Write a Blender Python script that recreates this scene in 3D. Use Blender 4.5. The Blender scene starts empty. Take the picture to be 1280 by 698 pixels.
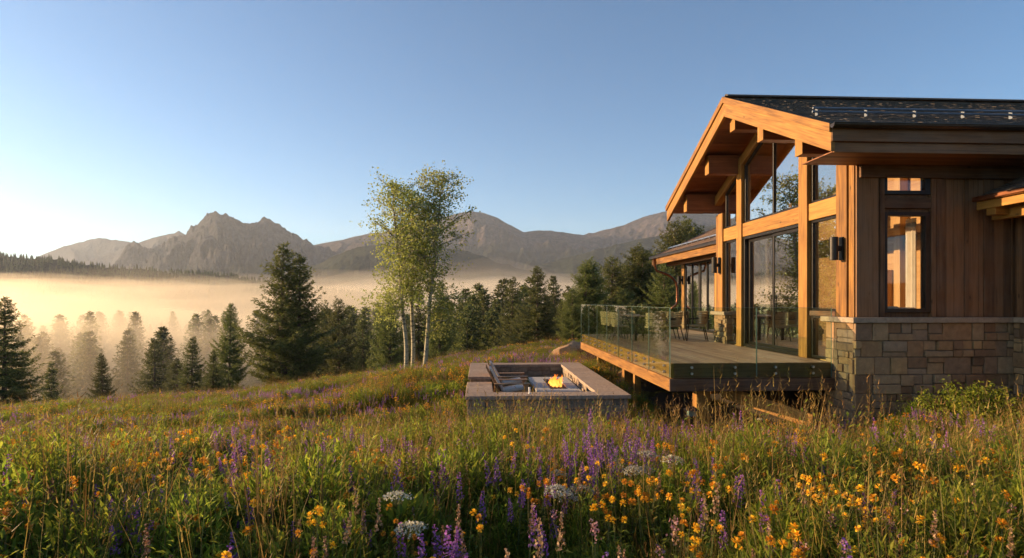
import bpy, math, random
import numpy as np
from mathutils import Vector, Matrix

# ------------------------------------------------------------------ camera, light, sky, exposure
SC = bpy.context.scene
COL = SC.collection
E = 1.70            # eye height over the meadow
F = 750.0           # focal length in pixels of the 1280 wide photograph
cam = bpy.data.cameras.new("camera")
cam.sensor_width = 36.0
cam.lens = F / 1280.0 * 36.0
cam.shift_y = 27.0 / 1280.0
cam.clip_start = 0.05
cam.clip_end = 30000
camo = bpy.data.objects.new("camera", cam)
camo.location = (0, 0, E)
camo.rotation_euler = (math.radians(90), 0, 0)
COL.objects.link(camo)
SC.camera = camo

SUN_EL = math.radians(11.0)
SUN_TH = math.radians(13.0)      # how far beyond "due left" the sun stands
SD = Vector((-math.cos(SUN_TH) * math.cos(SUN_EL), math.sin(SUN_TH) * math.cos(SUN_EL), math.sin(SUN_EL)))
world = bpy.data.worlds.new("World")
SC.world = world
world.use_nodes = True
wn = world.node_tree.nodes
wl = world.node_tree.links
bg = wn["Background"]
sky = wn.new("ShaderNodeTexSky")
sky.sky_type = 'NISHITA'
sky.sun_disc = False
sky.sun_elevation = SUN_EL
sky.sun_rotation = math.atan2(SD.x, SD.y)
sky.altitude = 2200
sky.air_density = 1.0
sky.dust_density = 3.6
sky.ozone_density = 2.6
hs = wn.new("ShaderNodeHueSaturation"); hs.inputs['Saturation'].default_value = 1.08
tn = wn.new("ShaderNodeMix"); tn.data_type = 'RGBA'; tn.blend_type = 'MULTIPLY'; tn.inputs[0].default_value = 1.0; tn.inputs[7].default_value = (.88, 1.0, .98, 1)
wl.new(sky.outputs[0], hs.inputs['Color']); wl.new(hs.outputs[0], tn.inputs[6]); wl.new(tn.outputs[2], bg.inputs[0])
bg.inputs[1].default_value = 0.085
sun = bpy.data.lights.new("sun", 'SUN')
sun.energy = 5.0
sun.angle = math.radians(0.6)
sun.color = (1.0, 0.68, 0.36)
suno = bpy.data.objects.new("sun", sun)
suno.rotation_euler = SD.to_track_quat('Z', 'Y').to_euler()
suno.location = (0, 0, 50)
COL.objects.link(suno)
SC.view_settings.view_transform = 'Standard'
SC.view_settings.look = 'None'
SC.view_settings.gamma = 1.0
SC.view_settings.use_curve_mapping = False
SC.view_settings.exposure = 1.42
cy = SC.cycles
cy.use_denoising = True
cy.max_bounces = 7
cy.diffuse_bounces = 3
cy.glossy_bounces = 3
cy.transmission_bounces = 4
cy.transparent_max_bounces = 24
cy.volume_bounces = 1
cy.sample_clamp_indirect = 6.0
cy.caustics_reflective = False
cy.caustics_refractive = False

rng = np.random.default_rng(7)
random.seed(7)

# ------------------------------------------------------------------ noise
_P = np.random.default_rng(3).permutation(512)
_P = np.concatenate([_P, _P, _P])
_G = np.random.default_rng(4).uniform(-1, 1, 1536)
def vnoise(x, y):
    x = np.asarray(x, float); y = np.asarray(y, float)
    xi = np.floor(x).astype(int); yi = np.floor(y).astype(int)
    fx = x - xi; fy = y - yi
    fx = fx * fx * (3 - 2 * fx); fy = fy * fy * (3 - 2 * fy)
    def g(i, j): return _G[_P[(_P[i & 511] + (j & 511))]]
    return (g(xi, yi) * (1 - fx) + g(xi + 1, yi) * fx) * (1 - fy) + (g(xi, yi + 1) * (1 - fx) + g(xi + 1, yi + 1) * fx) * fy
def fbm(x, y, o=4, gain=0.5):
    s = 0; a = 1.0
    for k in range(o):
        s = s + a * vnoise(x * 2 ** k + 17.3 * k, y * 2 ** k - 9.1 * k); a *= gain
    return s
def ridged(x, y, o=5):
    s = 0; a = 1.0
    for k in range(o):
        s = s + a * (1 - 2 * np.abs(vnoise(x * 2 ** k + 31.7 * k, y * 2 ** k + 5.3 * k))); a *= 0.5
    return s
def sstep(a, b, x):
    t = np.clip((np.asarray(x, float) - a) / (b - a), 0, 1); return t * t * (3 - 2 * t)

# ------------------------------------------------------------------ the lie of the land
CP = np.array([
    (0, 0, 0), (-5, 4, -.05), (5, 4, .05), (0, 8, -.5), (-8, 10, -1.0), (8, 9, -.42), (6.4, 11, -.62), (3, 12, -.85), (-1, 12, -1.0), (2.4, 12, -.95), (1, 10.5, -.85),
    (0, 19, -.6), (3, 19, -.55), (-2, 15, -.75), (-17, 20, -2.35), (-24, 28, -3.6), (-30, 35, -4.8), (-16, 35, -3.85), (-9, 20, -1.85), (-20, 45, -5.6), (-12, 45, -4.1),
    (-5, 30, -1.9), (0, 30, -1.15), (0, 50, -2.35), (4, 50, -1.9), (4, 35, -1.2), (8, 25, -.6), (14, 50, -1.2), (20, 20, 0), (30, 50, -.5),
    (-42, 58, -10), (-22, 62, -8.5), (0, 72, -6.2), (14, 80, -5), (40, 75, -2),
    (-60, 100, -24), (0, 115, -19), (45, 115, -14), (-140, 200, -36), (0, 200, -33), (110, 200, -24), (-200, 50, -34), (-80, 30, -16),
    (90, 30, 3), (60, 0, 3), (-60, 0, -9), (-20, -20, 0), (20, -20, 1), (0, -60, 2), (-100, -60, -10), (100, -60, 5),
    (0, 400, -38), (-300, 400, -38), (300, 400, -32), (-400, 100, -38), (400, 100, -10)], float)
def _ker(r2): return np.sqrt(r2 + 9.0)
_d2 = ((CP[:, None, :2] - CP[None, :, :2]) ** 2).sum(-1)
_m = CP[:, 2].mean()
_W = np.linalg.solve(_ker(_d2) + np.eye(len(CP)) * 0.02, CP[:, 2] - _m)
def G(x, y):
    x = np.asarray(x, float); y = np.asarray(y, float)
    r = np.sqrt(x * x + y * y)
    k = np.minimum(1.0, 420.0 / np.maximum(r, 1e-6))
    xx = x * k; yy = y * k
    z = np.full(x.shape, _m)
    for (cx, cy_, _), w in zip(CP, _W):
        z = z + w * _ker((xx - cx) ** 2 + (yy - cy_) ** 2)
    z = z + 0.10 * fbm(x * 0.28, y * 0.28, 3) * sstep(2, 9, r)
    z = z + 1.2 * fbm(x * 0.02 + 5, y * 0.02, 3) * sstep(60, 160, r)
    return z
def g1(x, y): return float(G(np.array([x]), np.array([y]))[0])

# ------------------------------------------------------------------ mesh building
class MB:
    """collects faces with a UV (metres, grain along u) and a random value per piece"""
    def __init__(self):
        self.v = []; self.f = []; self.uv = []; self.rn = []; self.mi = []
    def face(self, pts, uv=None, rn=0.5, mi=0):
        n = len(self.v)
        self.v.extend([tuple(p) for p in pts])
        self.f.append(tuple(range(n, n + len(pts))))
        self.uv.extend(uv if uv else [(0, 0)] * len(pts))
        self.rn.append(rn); self.mi.append(mi)
    def hexa(self, p, grain=None, rn=None, mi=0):
        """p: 8 points, index = ix + 2*iy + 4*iz"""
        rn = random.random() if rn is None else rn
        ou, ov = random.uniform(0, 50), random.uniform(0, 50)
        P = [Vector(q) for q in p]
        L = [(P[1] - P[0]).length, (P[2] - P[0]).length, (P[4] - P[0]).length]
        g = grain if grain is not None else L.index(max(L))
        fs = [((0, 2, 3, 1), (0, 1)), ((4, 5, 7, 6), (0, 1)), ((0, 1, 5, 4), (0, 2)), ((2, 6, 7, 3), (0, 2)), ((0, 4, 6, 2), (1, 2)), ((1, 3, 7, 5), (1, 2))]
        n = len(self.v)
        self.v.extend([tuple(q) for q in P])
        for idx, axes in fs:
            self.f.append(tuple(n + i for i in idx))
            a, b = axes
            if b == g: a, b = b, a
            for i in idx:
                bit = [(i & 1), (i >> 1) & 1, (i >> 2) & 1]
                self.uv.append((ou + bit[a] * L[a], ov + bit[b] * L[b] + a * 3.1))
            self.rn.append(rn); self.mi.append(mi)
    def box(self, x0, x1, y0, y1, z0, z1, grain=None, rn=None, mi=0):
        self.hexa([(x, y, z) for z in (z0, z1) for y in (y0, y1) for x in (x0, x1)], grain, rn, mi)
    def bar(self, a, b, w, h, up=(0, 0, 1), rn=None, mi=0):
        """square timber from a to b, w sideways, h along up"""
        a = Vector(a); b = Vector(b); d = (b - a).normalized()
        s = d.cross(Vector(up)).normalized(); u = s.cross(d).normalized()
        p = []
        for k in (-.5, .5):
            for j in (-.5, .5):
                for e in (a, b):
                    p.append(e + s * (j * w) + u * (k * h))
        self.hexa(p, 0, rn, mi)
    def prism(self, poly, axis, t0, t1, rn=None, mi=0):
        """poly: 2-D points; axis 'u': poly in (v,z) and thickness along u, 'v': poly in (u,z), 'z': poly in (x,y)"""
        rn = random.random() if rn is None else rn
        def P(q, t):
            return (t, q[0], q[1]) if axis == 'u' else (q[0], t, q[1]) if axis == 'v' else (q[0], q[1], t)
        n = len(self.v); m = len(poly); ou, ov = random.uniform(0, 50), random.uniform(0, 50)
        for t in (t0, t1):
            for q in poly: self.v.append(P(q, t))
        self.f.append(tuple(n + i for i in range(m))); self.uv.extend([(ou + q[0], ov + q[1]) for q in poly])
        self.f.append(tuple(n + m + i for i in reversed(range(m)))); self.uv.extend([(ou + q[0], ov + q[1]) for q in reversed(poly)])
        for i in range(m):
            j = (i + 1) % m
            self.f.append((n + i, n + m + i, n + m + j, n + j))
            l = math.dist(poly[i], poly[j])
            self.uv.extend([(ou, ov), (ou, ov + abs(t1 - t0)), (ou + l, ov + abs(t1 - t0)), (ou + l, ov)])
        self.rn.extend([rn] * (m + 2)); self.mi.extend([mi] * (m + 2))
    def tube(self, pts, rad, n=8, rn=None, mi=0, cap=True):
        rn = random.random() if rn is None else rn
        pts = [Vector(p) for p in pts]
        if not hasattr(rad, '__len__'): rad = [rad] * len(pts)
        base = len(self.v); L = 0
        ref = Vector((0.3, 0.9, 0.1)).normalized()
        ls = []
        for i, p in enumerate(pts):
            d = (pts[min(i + 1, len(pts) - 1)] - pts[max(i - 1, 0)]).normalized()
            s = d.cross(ref)
            if s.length < .05: s = d.cross(Vector((1, 0, 0)))
            s.normalize(); t = d.cross(s)
            if i: L += (p - pts[i - 1]).length
            ls.append(L)
            for k in range(n):
                a = 2 * math.pi * k / n
                self.v.append(tuple(p + (s * math.cos(a) + t * math.sin(a)) * rad[i]))
        for i in range(len(pts) - 1):
            for k in range(n):
                k2 = (k + 1) % n
                self.f.append((base + i * n + k, base + i * n + k2, base + (i + 1) * n + k2, base + (i + 1) * n + k))
                c = 2 * math.pi * rad[i]
                self.uv.extend([(ls[i], c * k / n), (ls[i], c * (k + 1) / n), (ls[i + 1], c * (k + 1) / n), (ls[i + 1], c * k / n)])
                self.rn.append(rn); self.mi.append(mi)
        if cap:
            for i in (0, len(pts) - 1):
                self.f.append(tuple(base + i * n + k for k in range(n)))
                self.uv.extend([(0, 0)] * n); self.rn.append(rn); self.mi.append(mi)
    def mesh(self, name, mats, smooth=False):
        me = bpy.data.meshes.new(name)
        me.from_pydata(self.v, [], self.f)
        uvl = me.uv_layers.new(name="UVMap")
        uvl.data.foreach_set("uv", np.array(self.uv, np.float32).ravel())
        at = me.attributes.new("rnd", 'FLOAT', 'FACE')
        at.data.foreach_set("value", np.array(self.rn, np.float32))
        for m in (mats if isinstance(mats, (list, tuple)) else [mats]): me.materials.append(m)
        me.polygons.foreach_set("material_index", np.array(self.mi, np.int32))
        if smooth: me.polygons.foreach_set("use_smooth", np.ones(len(self.f), bool))
        me.update()
        return me
    def build(self, name, mats, parent=None, bevel=0, smooth=False):
        import bmesh
        me = self.mesh(name, mats, smooth)
        if bevel or not smooth:
            bm = bmesh.new(); bm.from_mesh(me); bmesh.ops.recalc_face_normals(bm, faces=bm.faces); bm.to_mesh(me); bm.free()
        o = link(name, me, parent)
        if bevel:
            md = o.modifiers.new("bevel", 'BEVEL'); md.width = bevel; md.segments = 2; md.limit_method = 'ANGLE'
        return o

def link(name, data, parent=None):
    o = bpy.data.objects.new(name, data); COL.objects.link(o)
    if parent is not None: o.parent = parent
    return o
def np_mesh(name, verts, faces, mat, rnd=None, smooth=False):
    """verts (n,3); faces (m,k) all of one size"""
    me = bpy.data.meshes.new(name)
    verts = np.asarray(verts, np.float32); faces = np.asarray(faces, np.int32)
    k = faces.shape[1]; m = len(faces)
    me.vertices.add(len(verts)); me.vertices.foreach_set("co", verts.ravel())
    me.loops.add(m * k); me.loops.foreach_set("vertex_index", faces.ravel())
    me.polygons.add(m); me.polygons.foreach_set("loop_start", np.arange(0, m * k, k, dtype=np.int32))
    if rnd is not None:
        at = me.attributes.new("rnd", 'FLOAT', 'FACE'); at.data.foreach_set("value", np.asarray(rnd, np.float32))
    for mm in (mat if isinstance(mat, (list, tuple)) else [mat]): me.materials.append(mm)
    if smooth: me.polygons.foreach_set("use_smooth", np.ones(m, bool))
    me.update(calc_edges=True); me.validate()
    return me
def tag(o, label=None, cat=None, group=None, kind=None):
    if label: o['label'] = label
    if cat: o['category'] = cat
    if group: o['group'] = group
    if kind: o['kind'] = kind
    return o
def empty(name, loc=(0, 0, 0), rz=0.0):
    o = link(name, None); o.location = loc; o.rotation_euler = (0, 0, rz); o.empty_display_size = .2
    return o
def children(o, _c={}):
    return [c for c in bpy.data.objects if c.parent == o]
KIDS = {}
def copy_tree(o, parent=None):
    c = o.copy(); COL.objects.link(c)
    if parent is not None: c.parent = parent
    if o.name not in KIDS: KIDS[o.name] = [x.name for x in bpy.data.objects if x.parent == o]
    for ch in KIDS[o.name]: copy_tree(bpy.data.objects[ch], c)
    KIDS[c.name] = []
    return c

# ------------------------------------------------------------------ materials
def mat(name):
    m = bpy.data.materials.new(name); m.use_nodes = True
    nt = m.node_tree
    return m, nt.nodes, nt.links, nt.nodes["Principled BSDF"]
def ramp(N, stops, interp='LINEAR'):
    r = N.new("ShaderNodeValToRGB"); r.color_ramp.interpolation = interp
    el = r.color_ramp.elements
    while len(el) > 1: el.remove(el[-1])
    el[0].position = stops[0][0]; el[0].color = (*stops[0][1], 1)
    for p, c in stops[1:]:
        e = el.new(p); e.color = (*c, 1)
    return r
def attr(N, name="rnd"):
    a = N.new("ShaderNodeAttribute"); a.attribute_name = name; return a
def math_n(N, L, op, a, b=None):
    n = N.new("ShaderNodeMath"); n.operation = op
    for i, x in enumerate((a, b)):
        if x is None: continue
        if hasattr(x, 'links'): L.new(x, n.inputs[i])
        else: n.inputs[i].default_value = x
    return n.outputs[0]
def noise(N, L, vec, scale, detail=4, rough=.6, dist=0):
    n = N.new("ShaderNodeTexNoise"); n.inputs['Scale'].default_value = scale; n.inputs['Detail'].default_value = detail
    n.inputs['Roughness'].default_value = rough; n.inputs['Distortion'].default_value = dist
    if vec is not None: L.new(vec, n.inputs['Vector'])
    return n
def mixc(N, L, t, a, b, f):
    n = N.new("ShaderNodeMix"); n.data_type = 'RGBA'; n.blend_type = t
    if hasattr(f, 'links'): L.new(f, n.inputs[0])
    else: n.inputs[0].default_value = f
    for s, x in ((6, a), (7, b)):
        if hasattr(x, 'links'): L.new(x, n.inputs[s])
        else: n.inputs[s].default_value = (*x, 1)
    return n.outputs[2]
def bump(N, L, h, bs, strength=.3, dist=.01):
    b = N.new("ShaderNodeBump"); b.inputs['Strength'].default_value = strength; b.inputs['Distance'].default_value = dist
    L.new(h, b.inputs['Height']); L.new(b.outputs[0], bs.inputs['Normal'])

def wood(name, c_dark, c_mid, c_light, rough=.62, knots=True, weather=0.0):
    m, N, L, B = mat(name)
    uv = N.new("ShaderNodeUVMap"); uv.uv_map = "UVMap"
    mp = N.new("ShaderNodeMapping"); mp.inputs['Scale'].default_value = (1.1, 26, 1)
    L.new(uv.outputs[0], mp.inputs[0])
    n1 = noise(N, L, mp.outputs[0], 1.0, 6, .62, .6)
    mp2 = N.new("ShaderNodeMapping"); mp2.inputs['Scale'].default_value = (1.2, 4.5, 1)
    L.new(uv.outputs[0], mp2.inputs[0])
    n2 = noise(N, L, mp2.outputs[0], 1.3, 3, .5, .3)
    a = attr(N)
    s = math_n(N, L, 'ADD', math_n(N, L, 'MULTIPLY', n1.outputs[0], .55), math_n(N, L, 'MULTIPLY', n2.outputs[0], .3))
    s = math_n(N, L, 'ADD', s, math_n(N, L, 'MULTIPLY', a.outputs[2], .26))
    r = ramp(N, [(.34, c_dark), (.52, c_mid), (.70, c_light)])
    L.new(s, r.inputs[0])
    col = r.outputs[0]
    if knots:
        vo = N.new("ShaderNodeTexVoronoi"); vo.inputs['Scale'].default_value = 1.0; vo.inputs['Randomness'].default_value = 1
        mp3 = N.new("ShaderNodeMapping"); mp3.inputs['Scale'].default_value = (1.7, 4.2, 1)
        L.new(uv.outputs[0], mp3.inputs[0]); L.new(mp3.outputs[0], vo.inputs['Vector'])
        kr = ramp(N, [(.035, (1, 1, 1)), (.11, (0, 0, 0))])
        L.new(vo.outputs['Distance'], kr.inputs[0])
        col = mixc(N, L, 'MIX', col, tuple(x * .35 for x in c_dark), math_n(N, L, 'MULTIPLY', kr.outputs[0], .75))
    # checks: thin dark splits along the grain
    mp4 = N.new("ShaderNodeMapping"); mp4.inputs['Scale'].default_value = (.8, 60, 1)
    L.new(uv.outputs[0], mp4.inputs[0])
    n4 = noise(N, L, mp4.outputs[0], 1.0, 2, .5)
    cr = ramp(N, [(.30, (1, 1, 1)), (.36, (0, 0, 0))]); L.new(n4.outputs[0], cr.inputs[0])
    col = mixc(N, L, 'MIX', col, tuple(x * .4 for x in c_dark), math_n(N, L, 'MULTIPLY', cr.outputs[0], .6))
    if weather:
        tc = N.new("ShaderNodeTexCoord")
        nw = noise(N, L, tc.outputs['Object'], 1.7, 5, .6)
        wr = ramp(N, [(.42, (0, 0, 0)), (.7, (1, 1, 1))]); L.new(nw.outputs[0], wr.inputs[0])
        col = mixc(N, L, 'MIX', col, (.2, .17, .14), math_n(N, L, 'MULTIPLY', wr.outputs[0], weather))
    L.new(col, B.inputs['Base Color'])
    B.inputs['Roughness'].default_value = rough
    B.inputs['Specular IOR Level'].default_value = .35
    bump(N, L, math_n(N, L, 'SUBTRACT', n1.outputs[0], math_n(N, L, 'MULTIPLY', cr.outputs[0], .8)), B, .35, .004)
    return m
M = {}
M['timber'] = wood("timber", (.085, .030, .005), (.25, .108, .018), (.40, .195, .038))
M['soffit'] = wood("soffit_boards", (.11, .036, .014), (.2, .07, .026), (.3, .12, .045))
M['siding'] = wood("siding_boards", (.065, .028, .012), (.155, .070, .029), (.26, .125, .054), .75, True, .25)
M['deckwood'] = wood("decking", (.19, .095, .06), (.33, .19, .13), (.44, .28, .20), .6, False, .2)
M['old_wood'] = wood("outdoor_teak", (.16, .08, .04), (.28, .15, .07), (.4, .24, .12), .6, False, .15)
M['indoor_wood'] = wood("indoor_wood", (.30, .15, .06), (.48, .27, .11), (.6, .37, .17), .45, False)

def simple(name, col, rough=.5, metal=0.0, nscale=0, namp=.15, b=0.0, spec=.5):
    m, N, L, B = mat(name)
    B.inputs['Roughness'].default_value = rough; B.inputs['Metallic'].default_value = metal
    B.inputs['Specular IOR Level'].default_value = spec
    if nscale:
        tc = N.new("ShaderNodeTexCoord"); n = noise(N, L, tc.outputs['Object'], nscale, 5, .6)
        r = ramp(N, [(.3, tuple(c * (1 - namp) for c in col)), (.7, tuple(min(1, c * (1 + namp)) for c in col))]); L.new(n.outputs[0], r.inputs[0])
        L.new(r.outputs[0], B.inputs['Base Color'])
        if b: bump(N, L, n.outputs[0], B, b, .01)
    else: B.inputs['Base Color'].default_value = (*col, 1)
    return m
M['black'] = simple("dark_bronze", (.022, .018, .016), .38, .6, 6, .3)
M['metal'] = simple("steel", (.5, .5, .5), .32, 1.0, 9, .15)
M['darkmetal'] = simple("galvanised_steel", (.15, .17, .21), .6, .3, 9, .2)
M['gutter'] = simple("bronze_gutter", (.06, .045, .038), .35, .8, 5, .2)
M['copper'] = simple("copper_pipe", (.30, .12, .06), .35, .9, 5, .3)
M['plaster'] = simple("cream_plaster", (.62, .5, .36), .9, 0, 3, .06)
M['curtain'] = simple("linen", (.6, .53, .44), .95, 0, 8, .08)
M['cushion'] = simple("pale_cushion", (.55, .5, .44), .95, 0, 20, .08, .1)
M['weave'] = simple("woven_rope", (.36, .27, .15), .85, 0, 60, .25, .3)
M['gravel'] = simple("pit_gravel", (.2, .17, .14), .95, 0, 40, .45, .6)
M['soil'] = simple("mulch", (.055, .038, .025), .95, 0, 22, .5, .8)
M['concrete'] = simple("fire_table_concrete", (.40, .37, .34), .8, 0, 14, .12, .15)
M['charcoal'] = simple("burner_gravel", (.02, .018, .017), .9, 0, 60, .5, .6)
M['white'] = simple("candle_glass", (.7, .66, .6), .3)

def stone_mat(name, cols, mortar=False, sc=9):
    m, N, L, B = mat(name)
    a = attr(N)
    r = ramp(N, [(i / (len(cols) - 1), c) for i, c in enumerate(cols)], 'LINEAR'); L.new(a.outputs[2], r.inputs[0])
    tc = N.new("ShaderNodeTexCoord")
    n = noise(N, L, tc.outputs['Object'], sc, 7, .65)
    n2 = noise(N, L, tc.outputs['Object'], sc * .35, 3, .6)
    v = ramp(N, [(.3, (.6, .56, .52)), (.68, (1.2, 1.16, 1.1))]); L.new(n.outputs[0], v.inputs[0])
    c = mixc(N, L, 'MULTIPLY', r.outputs[0], v.outputs[0], .85)
    v2 = ramp(N, [(.4, (0, 0, 0)), (.66, (1, 1, 1))]); L.new(n2.outputs[0], v2.inputs[0])
    c = mixc(N, L, 'MIX', c, (.25, .16, .09), math_n(N, L, 'MULTIPLY', v2.outputs[0], .35))
    L.new(c, B.inputs['Base Color']); B.inputs['Roughness'].default_value = .88
    bump(N, L, n.outputs[0], B, .7, .03)
    return m
M['stone'] = stone_mat("sandstone_blocks", [(.12, .068, .036), (.29, .17, .085), (.36, .25, .14), (.25, .175, .11), (.40, .25, .115), (.18, .10, .053), (.31, .23, .155)])
M['cap'] = stone_mat("sandstone_cap", [(.33, .26, .19), (.38, .29, .21), (.30, .25, .2)], sc=12)
M['paver'] = stone_mat("cap_pavers", [(.33, .235, .175), (.40, .29, .215), (.36, .27, .21), (.29, .21, .16)], sc=14)
M['pitstone'] = stone_mat("pit_blocks", [(.22, .165, .12), (.30, .23, .165), (.18, .14, .11), (.34, .25, .17)], sc=14)
M['mortar'] = simple("mortar", (.17, .13, .095), .95, 0, 30, .2, .4)
M['boulder'] = stone_mat("boulder_rock", [(.42, .24, .12), (.48, .30, .16), (.36, .22, .13)], sc=4)
M['shingle'] = stone_mat("roof_shingles", [(.06, .055, .052), (.10, .09, .082), (.08, .072, .07), (.14, .12, .108)], sc=30)
M['wingshingle'] = stone_mat("wing_shingles", [(.09, .05, .032), (.13, .075, .05), (.1, .065, .05), (.15, .09, .06)], sc=30)

def glass(name, tint, a, k, base, rough=0.0):
    m, N, L, B = mat(name); N.remove(B)
    out = N["Material Output"]
    lw = N.new("ShaderNodeLayerWeight"); lw.inputs[0].default_value = .5
    p = math_n(N, L, 'POWER', lw.outputs['Facing'], k)
    f = math_n(N, L, 'ADD', math_n(N, L, 'MULTIPLY', p, a), base)
    t = N.new("ShaderNodeBsdfTransparent"); t.inputs[0].default_value = (*tint, 1)
    gl = N.new("ShaderNodeBsdfGlossy"); gl.inputs['Roughness'].default_value = rough; gl.inputs[0].default_value = (.96, .96, .96, 1)
    mx = N.new("ShaderNodeMixShader"); L.new(f, mx.inputs[0]); L.new(t.outputs[0], mx.inputs[1]); L.new(gl.outputs[0], mx.inputs[2])
    L.new(mx.outputs[0], out.inputs[0])
    return m
M['window'] = glass("window_glass", (.86, .86, .85), 3.0, 3.0, .02)
M['railglass'] = glass("rail_glass", (.84, .90, .84), .55, 2.2, .02)
M['edgeglass'] = simple("glass_edge", (.14, .20, .16), .25)

def leafy(name, stops, trans=.35, rough=.6, nz=0, sat_n=None, worldvar=0):
    m, N, L, B = mat(name)
    a = attr(N)
    r = ramp(N, stops); L.new(a.outputs[2], r.inputs[0])
    col = r.outputs[0]
    oi = N.new("ShaderNodeObjectInfo")
    hv = N.new("ShaderNodeHueSaturation")
    L.new(col, hv.inputs['Color'])
    L.new(math_n(N, L, 'ADD', math_n(N, L, 'MULTIPLY', oi.outputs['Random'], .035), .4825), hv.inputs['Hue'])
    L.new(math_n(N, L, 'ADD', math_n(N, L, 'MULTIPLY', oi.outputs['Random'], .5), .75), hv.inputs['Value'])
    col = hv.outputs[0]
    L.new(col, B.inputs['Base Color']); B.inputs['Roughness'].default_value = rough; B.inputs['Specular IOR Level'].default_value = .25
    t = N.new("ShaderNodeBsdfTranslucent"); L.new(col, t.inputs[0])
    mx = N.new("ShaderNodeMixShader"); mx.inputs[0].default_value = trans
    L.new(B.outputs[0], mx.inputs[1]); L.new(t.outputs[0], mx.inputs[2]); L.new(mx.outputs[0], N["Material Output"].inputs[0])
    return m
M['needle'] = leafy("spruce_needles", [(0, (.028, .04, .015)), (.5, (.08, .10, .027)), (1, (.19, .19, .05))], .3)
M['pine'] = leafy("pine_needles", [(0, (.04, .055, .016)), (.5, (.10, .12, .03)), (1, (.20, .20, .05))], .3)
M['aspen'] = leafy("aspen_leaves", [(0, (.20, .23, .05)), (.5, (.34, .37, .085)), (1, (.48, .49, .15))], .5)
M['grass'] = leafy("grass_blades", [(0, (.09, .125, .012)), (.5, (.24, .28, .026)), (.85, (.40, .36, .045)), (1, (.48, .34, .08))], .58)
M['dry'] = leafy("dry_grass", [(0, (.16, .10, .03)), (.5, (.31, .18, .045)), (1, (.42, .26, .075))], .4)
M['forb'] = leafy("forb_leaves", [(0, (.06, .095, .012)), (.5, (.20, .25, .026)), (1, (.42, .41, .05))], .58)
M['stem'] = leafy("flower_stems", [(0, (.08, .10, .03)), (1, (.2, .17, .06))], .2)
M['yellow'] = leafy("yellow_petals", [(0, (.68, .27, .015)), (.5, (.86, .44, .025)), (1, (.90, .60, .05))], .4)
M['purple'] = leafy("purple_petals", [(0, (.20, .065, .26)), (.5, (.37, .14, .44)), (1, (.52, .27, .56))], .4)
M['pink'] = leafy("pink_petals", [(0, (.30, .12, .14)), (.5, (.42, .20, .20)), (1, (.55, .33, .3))], .3)
M['cream'] = leafy("cream_umbels", [(0, (.42, .38, .27)), (1, (.7, .66, .52))], .3)
M['tawny'] = leafy("tawny_seed_heads", [(0, (.22, .11, .06)), (.5, (.34, .19, .10)), (1, (.5, .33, .2))], .3)
M['shrub'] = leafy("shrub_leaves", [(0, (.04, .07, .02)), (.5, (.08, .1, .035)), (1, (.13, .15, .045))], .3)
M['heather'] = leafy("dark_heather", [(0, (.06, .035, .03)), (.5, (.12, .06, .05)), (1, (.2, .1, .09))], .3)

def bark(name, c1, c2, scale=(3, 3, .6), marks=None):
    m, N, L, B = mat(name)
    tc = N.new("ShaderNodeTexCoord"); mp = N.new("ShaderNodeMapping"); mp.inputs['Scale'].default_value = scale
    L.new(tc.outputs['Object'], mp.inputs[0])
    n = noise(N, L, mp.outputs[0], 3, 6, .65)
    r = ramp(N, [(.35, c1), (.65, c2)]); L.new(n.outputs[0], r.inputs[0]); col = r.outputs[0]
    if marks:
        mp2 = N.new("ShaderNodeMapping"); mp2.inputs['Scale'].default_value = (2.5, 2.5, 9); L.new(tc.outputs['Object'], mp2.inputs[0])
        n2 = noise(N, L, mp2.outputs[0], 1.6, 3, .5); r2 = ramp(N, [(.55, (0, 0, 0)), (.61, (1, 1, 1))]); L.new(n2.outputs[0], r2.inputs[0])
        col = mixc(N, L, 'MIX', col, marks, math_n(N, L, 'MULTIPLY', r2.outputs[0], .85))
    L.new(col, B.inputs['Base Color']); B.inputs['Roughness'].default_value = .9
    bump(N, L, n.outputs[0], B, .6, .02)
    return m
M['bark'] = bark("conifer_bark", (.06, .04, .028), (.15, .1, .07))
M['aspenbark'] = bark("aspen_bark", (.34, .29, .19), (.47, .41, .28), (3, 3, 1.2), (.06, .05, .04))

# ground: meadow soil with litter; dark forest floor further down
def ground_mat():
    m, N, L, B = mat("meadow_soil")
    g = N.new("ShaderNodeNewGeometry")
    n1 = noise(N, L, g.outputs['Position'], .35, 6, .6); n2 = noise(N, L, g.outputs['Position'], 6, 6, .7)
    r1 = ramp(N, [(.3, (.06, .06, .02)), (.5, (.11, .10, .034)), (.7, (.17, .13, .05))]); L.new(n1.outputs[0], r1.inputs[0])
    r2 = ramp(N, [(.3, (.45, .45, .45)), (.7, (1.3, 1.3, 1.3))]); L.new(n2.outputs[0], r2.inputs[0])
    c = mixc(N, L, 'MULTIPLY', r1.outputs[0], r2.outputs[0], 1)
    ln = N.new("ShaderNodeVectorMath"); ln.operation = 'LENGTH'; L.new(g.outputs['Position'], ln.inputs[0])
    fr = N.new("ShaderNodeMapRange"); fr.inputs[1].default_value = 70; fr.inputs[2].default_value = 130; L.new(ln.outputs['Value'], fr.inputs[0])
    c = mixc(N, L, 'MIX', c, (.035, .042, .02), fr.outputs[0])
    L.new(c, B.inputs['Base Color']); B.inputs['Roughness'].default_value = .97; B.inputs['Specular IOR Level'].default_value = .1
    bump(N, L, n2.outputs[0], B, .8, .06)
    return m
M['ground'] = ground_mat()
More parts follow.
